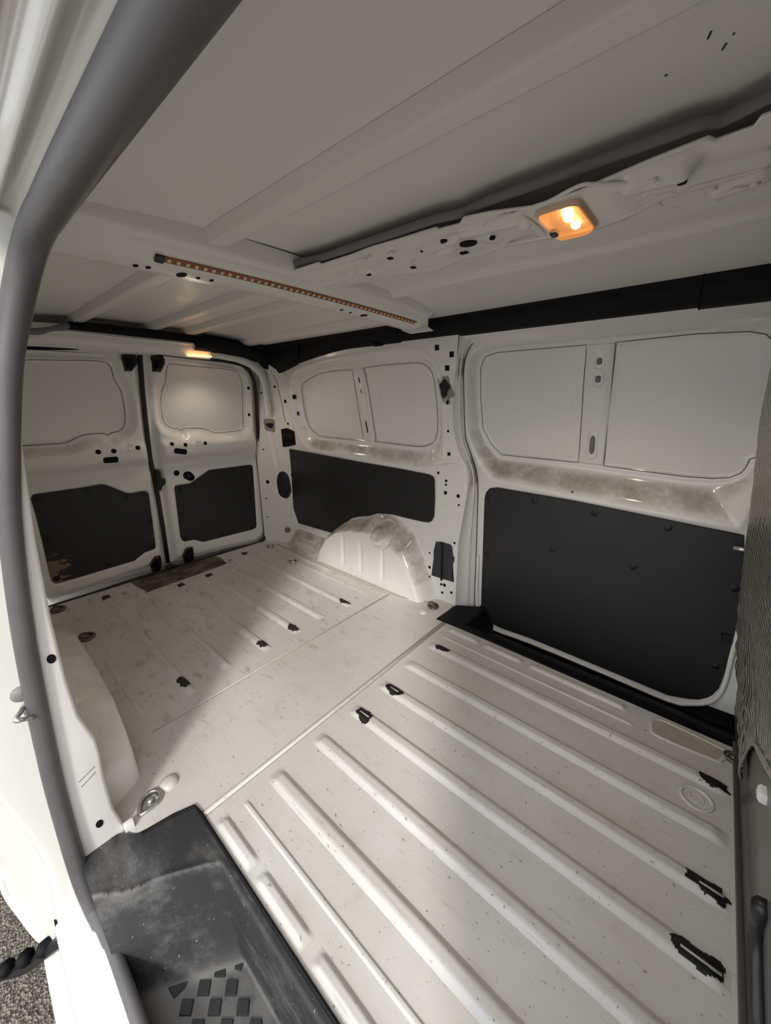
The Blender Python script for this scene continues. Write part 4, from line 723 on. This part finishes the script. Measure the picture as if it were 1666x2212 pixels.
# ------------------------------------------------------------------ black roof rail trims
tp = [(1.405, 1.335), (1.40, 1.322), (1.405, 1.310), (1.418, 1.302), (1.412, 1.292), (1.425, 1.268), (1.44, 1.252), (1.455, 1.243), (1.475, 1.240), (1.49, 1.26)]
rail = empty('roof_rail_trim', (-1, 1.43, 1.28), label='black plastic trim along the roof rail above the far wall', category='trim')
def strip(name, x0, x1, dz=0.0, k=16, parent=rail, drop=0.0):
    xs = np.linspace(x0, x1, k); loft(name, [[(x, y, z+dz-drop*max(0, (-1.5-x)/0.7)**1.4*(1.34-z)/0.1) for x in xs] for y, z in tp], 'trim', parent)
strip('rail_strip', -2.235, -1.16, 0.0, 24, drop=0.085); strip('rail_strip', -1.165, -0.10, 0.004); strip('rail_strip', -0.105, 0.45, 0.001)
tube('strip_joint', [(-1.163, y-0.001, z+0.004) for y, z in tp[1:9]], 0.003, 'dark', rail); tube('strip_joint', [(-0.103, y-0.001, z+0.003) for y, z in tp[1:9]], 0.0025, 'dark', rail)
for xx in (-1.32, -1.62, -1.9): tube('clip_dent', [(xx-0.02, 1.424, 1.262), (xx+0.01, 1.438, 1.249), (xx+0.05, 1.448, 1.244)], [0.003, 0.010, 0.002], 'trim', rail)
# rear corner and header part
rr = empty('rear_roof_trim', (-2.2, 1.2, 1.28), label='black plastic trim wrapping the rear roof corner and header', category='trim')
ya = [onp(*p, 0, -2.20) for p in ((418, 741), (455, 730), (500, 738), (545, 745), (585, 748))]; yb_ = [onp(*p, 0, -2.195) for p in ((419, 756), (470, 757), (520, 765), (555, 775), (590, 785))]
yc_ = [onp(*p, 0, -2.215) for p in ((420, 757), (475, 763), (525, 772), (560, 785), (585, 803))]
back = [p+np.array([-0.05, 0, 0.02]) for p in ya]
loft('header_trim', [back, ya, [p*0.5+q*0.5+np.array([0.025, 0, 0]) for p, q in zip(ya, yb_)], yb_, yc_, [p+np.array([-0.06, 0, 0.0]) for p in yc_]], 'trim', rr)
ct = [onp(545, 744, 0, -2.2), onp(568, 747, 0, -2.19), onp(588, 750, 0, -2.17), onp(610, 747, 1, 1.412), onp(645, 741, 1, 1.405)]
cb_ = [onp(552, 777, 0, -2.205), onp(570, 786, 0, -2.205), onp(588, 804, 1, 1.452), onp(606, 806, 1, 1.452), onp(645, 787, 1, 1.450)]
cm_ = [p*0.5+q*0.5+np.array([0.02, -0.02, 0.0]) for p, q in zip(ct, cb_)]; cbk = [p+np.array([-0.05, 0.03, 0.0]) for p in cb_]; ctk = [p+np.array([-0.05, 0.02, 0.03]) for p in ct]
loft('corner_trim', [catmull(c, 3) for c in (ctk, ct, cm_, cb_, cbk)], 'trim', rr)
tl = [onp(*p, 0, -2.21) for p in ((148, 694), (200, 697), (300, 709), (380, 718), (455, 731))]; bl_ = [onp(*p, 0, -2.20) for p in ((148, 711), (200, 716), (300, 727), (380, 735), (455, 745))]
loft('header_strip', [[p+np.array([-0.05, 0, 0]) for p in tl], tl, bl_, [p+np.array([-0.03, 0, -0.004]) for p in bl_]], 'trim', rr)

# ------------------------------------------------------------------ bulkhead (cab side)
XB = [(0.0, 0.224), (0.08, 0.223), (0.16, 0.209), (0.30, 0.177), (0.45, 0.150), (0.60, 0.128), (0.80, 0.104), (0.95, 0.086), (1.15, 0.078), (1.4, 0.090)]
def xb(y, z):
    y = np.asarray(y, float); z = np.asarray(z, float); x = np.interp(z, *zip(*XB)); x = x+0.006*np.exp(-((z-0.05)/0.012)**2)
    return x+0.004*np.sin(y*9)*sst(z, 0.1, 0.25)
BH = Surf(0, xb, 0.15)
bulk = hf('wall_right', BH, [(0.05, -0.01), (1.56, -0.01), (1.50, 1.0), (1.44, 1.40), (0.05, 1.40)], 0.012, 'bulk', flip=True, kind='structure', label='dark grey bulkhead between cab and load space', category='wall')
box('sill_flange', (0.214, 0.22, -0.002), (0.224, 1.36, 0.010), 'bulk', bulk, 0.003)
FO = [(1.28, 0.12), (1.12, 0.085), (1.06, 0.16), (0.98, 0.26), (0.88, 0.36), (0.70, 0.50), (0.5, 0.62), (0.3, 0.72), (0.3, 1.22), (1.37, 1.22), (1.37, 0.7), (1.30, 0.4)]
def xf(y, z):
    y = np.asarray(y, float); z = np.asarray(z, float); low = 1-sst(z, 0.35, 0.62); a = 0.5+0.5*np.sin(y*150+z*95+2*np.sin(z*11)); c = 0.5+0.5*np.sin(y*63+3*np.sin(z*17))*np.sin(z*71+2*np.sin(y*23))
    return xb(y, z)-0.004-0.0024*a*(1-low)-0.010*c*low-0.003*(0.5+0.5*np.sin(y*17+z*9))
foil_o = hf('foil_insulation', Surf(0, xf, 0.15), FO, 0.006, 'foil', flip=True, label='silver foil insulation sheet covering the bulkhead', category='insulation')
tube('foil_edge', catmull([np.array((float(xf(y, z))-0.003, y, z)) for y, z in FO[1:8]], 4), 0.0028, 'crinkle', foil_o)
q = BH.hit(1657, 1720); rl = rlayers('bulkhead_clip', [(0.007, 0.011, 0.003, 0.0), (0.007, 0.011, 0.003, 0.006), (0.005, 0.008, 0.002, 0.009)], 'white_clip', None); rl.rotation_euler = (0, -math.pi/2, 0); rl.location = q; rl['label'] = 'small white plastic clip on the bulkhead'; rl['category'] = 'clip'
q = [BH.hit(*p)+np.array([-0.004, 0, 0]) for p in ((1658, 1965), (1650, 1990), (1646, 2030), (1647, 2100), (1650, 2200), (1652, 2280))]
gh = tube('grab_handle', q, 0.010, 'latch', None, label='black grab handle low on the bulkhead', category='handle')

# ------------------------------------------------------------------ near side: pillar, seals, sill, outside
SEALC = [(-0.735, -0.004, -0.135), (-0.80, -0.008, -0.137), (-0.86, -0.012, -0.142), (-0.888, -0.016, -0.12), (-0.895, -0.018, -0.02), (-0.9, -0.014, 0.14), (-0.9, -0.007, 0.30), (-0.9, 0.012, 0.56), (-0.9, 0.038, 0.78), (-0.9, 0.060, 0.90), (-0.9, 0.092, 1.05), (-0.898, 0.115, 1.125), (-0.886, 0.137, 1.19), (-0.858, 0.151, 1.229), (-0.815, 0.158, 1.247), (-0.76, 0.161, 1.252), (-0.6, 0.161, 1.252), (-0.2, 0.163, 1.252), (0.40, 0.164, 1.252)]
sc_ = catmull([(0.36, 0.0, -0.135), (-0.3, 0.0, -0.135)] + SEALC, 5)
rad = [0.0125 if p[2] < -0.05 and p[0] > -0.85 else (0.0165+0.006*float(sst(p[2], 0.9, 1.25))) for p in sc_]
tube('door_seal', sc_, rad, 'seal', None, seg=14, label='thick grey rubber seal framing the open side door', category='seal')
nw = empty('wall_front', (-1.2, 0.02, 0.5), kind='structure', label='white near side wall and door pillar beside the camera', category='wall')
PZ = np.array([-0.16, -0.10, -0.054, 0.0, 0.083, 0.18, 0.24, 0.282, 0.32, 0.36, 0.45, 0.60, 0.75, 0.925, 1.074, 1.20, 1.30])
PY = np.array([0.0, 0.045, 0.084, 0.078, 0.066, 0.066, 0.070, 0.070, 0.062, 0.054, 0.052, 0.056, 0.066, 0.083, 0.106, 0.14, 0.18])
sy_ = np.interp(PZ, [p[2] for p in SEALC[3:12]], [p[1] for p in SEALC[3:12]])
def cv(x, yy): return [(x, y, z) for y, z in zip(yy, PZ)]
loft('door_pillar', [cv(-0.905, sy_), cv(-0.903, PY-0.006), cv(-0.906, PY-0.001), cv(-0.912, PY+0.001), cv(-0.96, PY-0.004), cv(-1.02, PY-0.02), cv(-1.08, np.full_like(PY, 0.02)), cv(-1.2, np.full_like(PY, -0.02))], 'paint', nw, label='white door pillar with scratches')
for p in ((111, 1423), (215, 1779)): disc('bolt_hole', onp(*p, 0, -0.9035), (1, 0, 0), 0.007, 0.002, 'dark', nw, ry=0.010, dome=0.95)
# scratches on pillar foot
for a, b in (((170, 1690), (205, 1655)), ((176, 1700), (207, 1667)), ((212, 1850), (242, 1808)), ((218, 1868), (267, 1810))): tube('scuff', [onp(*a, 0, -0.9035), onp(*b, 0, -0.9035)], 0.0011, 'foam', nw, seg=5)
fold = [onp(*p, 0, -0.895) for p in ((243, 1920), (262, 1880), (285, 1840), (296, 1822))]; tube('folded_sealer', fold, [0.006, 0.010, 0.012, 0.008], 'paint', nw); box('floor_tab', (-0.905, 0.075, 0.0), (-0.89, 0.095, 0.02), 'paint', nw, 0.002)
# near wheel arch
def yn(x, z):
    x = np.asarray(x, float); z = np.asarray(z, float); y = 0.02+0.05*np.clip((z-0.62)/0.63, 0, 1)**1.6; s = np.clip((-2.10-x)/0.27, 0, 1); y = y+0.125*s**1.4
    AR = [(-1.82, -0.02), (-1.78, 0.07), (-1.70, 0.15), (-1.55, 0.20), (-1.36, 0.21), (-1.15, 0.19), (-1.08, 0.13), (-1.05, 0.08), (-1.03, -0.02)]
    sa = sdf(AR, x, z); b = 1-sst(sa, 0, 0.09); y = y+(0.148-y)*b
    y = y+0.006*np.exp(-((sdf([(-1.66, 0.05), (-1.48, 0.05), (-1.48, 0.16), (-1.66, 0.16)], x, z))/0.006)**2); return y
hf('inner_side', Surf(1, yn, 0.1), [(-0.92, -0.012), (-2.37, -0.012), (-2.37, 0.65), (-2.26, 1.2), (-2.235, 1.34), (-0.92, 1.34)], 0.009, 'paint_door', flip=True, parent=nw)
# header above the opening, outside of the seal
hp = [(0.22, 1.345), (0.205, 1.30), (0.175, 1.275), (0.150, 1.272), (0.142, 1.285), (0.132, 1.287), (0.128, 1.280), (0.121, 1.281), (0.116, 1.300), (0.104, 1.312), (0.096, 1.300), (0.086, 1.300), (0.07, 1.335), (0.03, 1.36), (-0.03, 1.345), (-0.05, 1.36), (-0.02, 1.43)]
loft('door_header', [[(x, y, z) for x in np.linspace(-1.25, 0.5, 12)] for y, z in hp], 'paint_out', nw)
# jamb outside the seal
JZ = np.array([-0.20, -0.10, 0.0, 0.06, 0.14, 0.24, 0.35, 0.5, 0.65, 0.9, 1.2, 1.35]); JY = np.array([-0.078, -0.073, -0.064, -0.066, -0.074, -0.090, -0.105, -0.115, -0.118, -0.10, -0.04, 0.02])
js = np.interp(JZ, [p[2] for p in SEALC[3:12]], [p[1] for p in SEALC[3:12]])
def jc(x, yy): return [(x, y, z) for y, z in zip(yy, JZ)]
jm = loft('outer_jamb', [jc(-0.912, js+0.004), jc(-0.914, js-0.02), jc(-0.918, JY+0.014), jc(-0.922, JY+0.004), jc(-0.935, JY), jc(-0.98, JY+0.002)], 'paint_out', nw)
fpn = np.array([0.42, -1.0, 0.0]); fpp = (-0.93, -0.072, 0.0)
qp = [np.array((-0.955, float(np.interp(z, JZ, JY))+0.010, z)) for z in np.linspace(0.36, -0.23, 8)]
qb_ = [onplane(*p, fpp, fpn) for p in ((-60, 1830), (-30, 1860), (0, 1895), (18, 1935), (45, 1972), (75, 2012), (100, 2036), (128, 2058))]
loft('quarter_panel', [qp, [p*0.5+q*0.5 for p, q in zip(qp, qb_)], qb_], 'paint_out', sh); tube('arch_lip', catmull(qb_, 3), 0.008, 'paint_out', sh)
disc('bump_stop', onp(46, 1497, 0, -0.914), (1, -0.1, 0), 0.016, 0.010, plain('grey_stop', (0.22, 0.21, 0.21), 0.5), None, dome=0.7, label='round grey rubber bump stop on the door jamb', category='bump stop')
st = tube('door_striker', catmull([onp(*p, 0, x) for p, x in (((50, 1527), -0.912), ((46, 1535), -0.895), ((34, 1556), -0.875), ((55, 1553), -0.875), ((78, 1546), -0.897), ((84, 1540), -0.912))], 4), 0.0045, 'zinc', None, label='bent steel door striker loop on the outer jamb', category='striker')
disc('striker_base', onp(70, 1531, 0, -0.913), (1, 0, 0), 0.014, 0.004, 'zinc', st)
# sill
sx0 = -0.93; sp_ = [(-0.004, -0.142), (-0.03, -0.143), (-0.068, -0.147), (-0.080, -0.155), (-0.084, -0.17), (-0.086, -0.20)]
loft('outer_sill', [[(x, y, z) for x in np.linspace(sx0, 0.6, 8)] for y, z in sp_], 'paint_out', nw)
sp2 = [(-0.086, -0.245), (-0.088, -0.26), (-0.098, -0.268), (-0.104, -0.30), (-0.122, -0.312), (-0.128, -0.36), (-0.09, -0.42)]
loft('lower_sill', [[(x, y, z) for x in np.linspace(-1.0, 0.6, 8)] for y, z in sp2], 'paint_out', nw)
box('runner_slot', (-0.98, -0.084, -0.25), (0.6, -0.05, -0.195), 'dark', nw, 0.002)
a = onp(145, 2022, 1, -0.07); b_ = onp(60, 2085, 1, -0.16); c_ = onp(-25, 2112, 1, -0.24)
arm = tube('sliding_door_runner', catmull([a, a*0.55+b_*0.45, b_, b_*0.5+c_*0.5, c_], 4), 0.017, 'latch', None, flat=0.8, label='black lower runner arm of the open sliding door', category='runner arm')
for t in (0.25, 0.5, 0.75): p = a*(1-t)+c_*t; dr = (c_-a)/np.linalg.norm(c_-a); tube('arm_band', [p-dr*0.006, p+dr*0.006], 0.0185, 'trim', arm)

# ------------------------------------------------------------------ tie-down rings
def tiedown(c, r, ang, mat, label, z=0.0):
    x, y = fl(*c); e = empty('tie_down_ring', (x, y, z), label=label, category='tie-down ring', group='tie-down rings on the load floor'); ca, sa = math.cos(ang), math.sin(ang)
    def q(u, v, h): return (u*ca-v*sa, u*sa+v*ca, h)
    pts = [q(r*math.cos(a)*1.0, r*math.sin(a)*0.9, 0.007) for a in np.linspace(-2.2, 2.2, 18)] + [q(-r*1.05, r*0.42, 0.0065), q(-r*1.4, r*0.15, 0.006), q(-r*1.4, -r*0.15, 0.006), q(-r*1.05, -r*0.42, 0.0065)]
    tube('ring', pts, r*0.17, mat, e, seg=8, closed=True); o = disc('base_cup', (0, 0, 0.0), (0, 0, 1), r*0.95, 0.003, mat, e, dome=0.9, seg=18); disc('bolt_head', (0, 0, 0.003), (0, 0, 1), r*0.42, 0.010, mat, e, dome=0.55, seg=14)
_t = np.array(fl(303, 1764))-np.array(fl(326, 1732))
for c, r, an, mt, lb in (((326, 1732), 0.025, math.atan2(-_t[1], -_t[0]), 'zinc', 'shiny steel tie-down ring on the floor next to the near door step'), ((936, 1311), 0.027, -0.6, 'zinc_dark', 'steel tie-down ring at the foot of the far pillar'), ((633, 1214), 0.026, 0.2, 'zinc', 'steel tie-down ring between the ribs beside the far wheel arch'),
                         ((188, 1378), 0.030, 0.2, 'zinc_dark', 'dirty tie-down ring beside the near wheel arch'), ((126, 1318), 0.030, 0.2, 'zinc_dark', 'dirty tie-down ring in the near rear corner'), ((585, 1181), 0.026, 0.2, 'zinc', 'tie-down ring in the far rear corner by the door seal'), ((1583, 1640), 0.020, 2.4, 'zinc_dark', 'dark tie-down ring at the foot of the bulkhead')): tiedown(c, r, an, mt, lb)
# worn pad on the rear threshold
padp = [(max(fl(*p)[0], -2.352), fl(*p)[1]) for p in ((283, 1258), (300, 1250), (440, 1203), (475, 1206), (486, 1215), (478, 1222), (330, 1275), (318, 1277))]
plate('threshold_pad', Surf(2, lambda a, b: 0*np.asarray(a, float), 0.0), catmull(padp, 3, True), 0.008, 'pad', None, sign=1, bev=0.003, depth=0.0, label='worn dark rubber pad at the foot of the rear doors', category='pad')
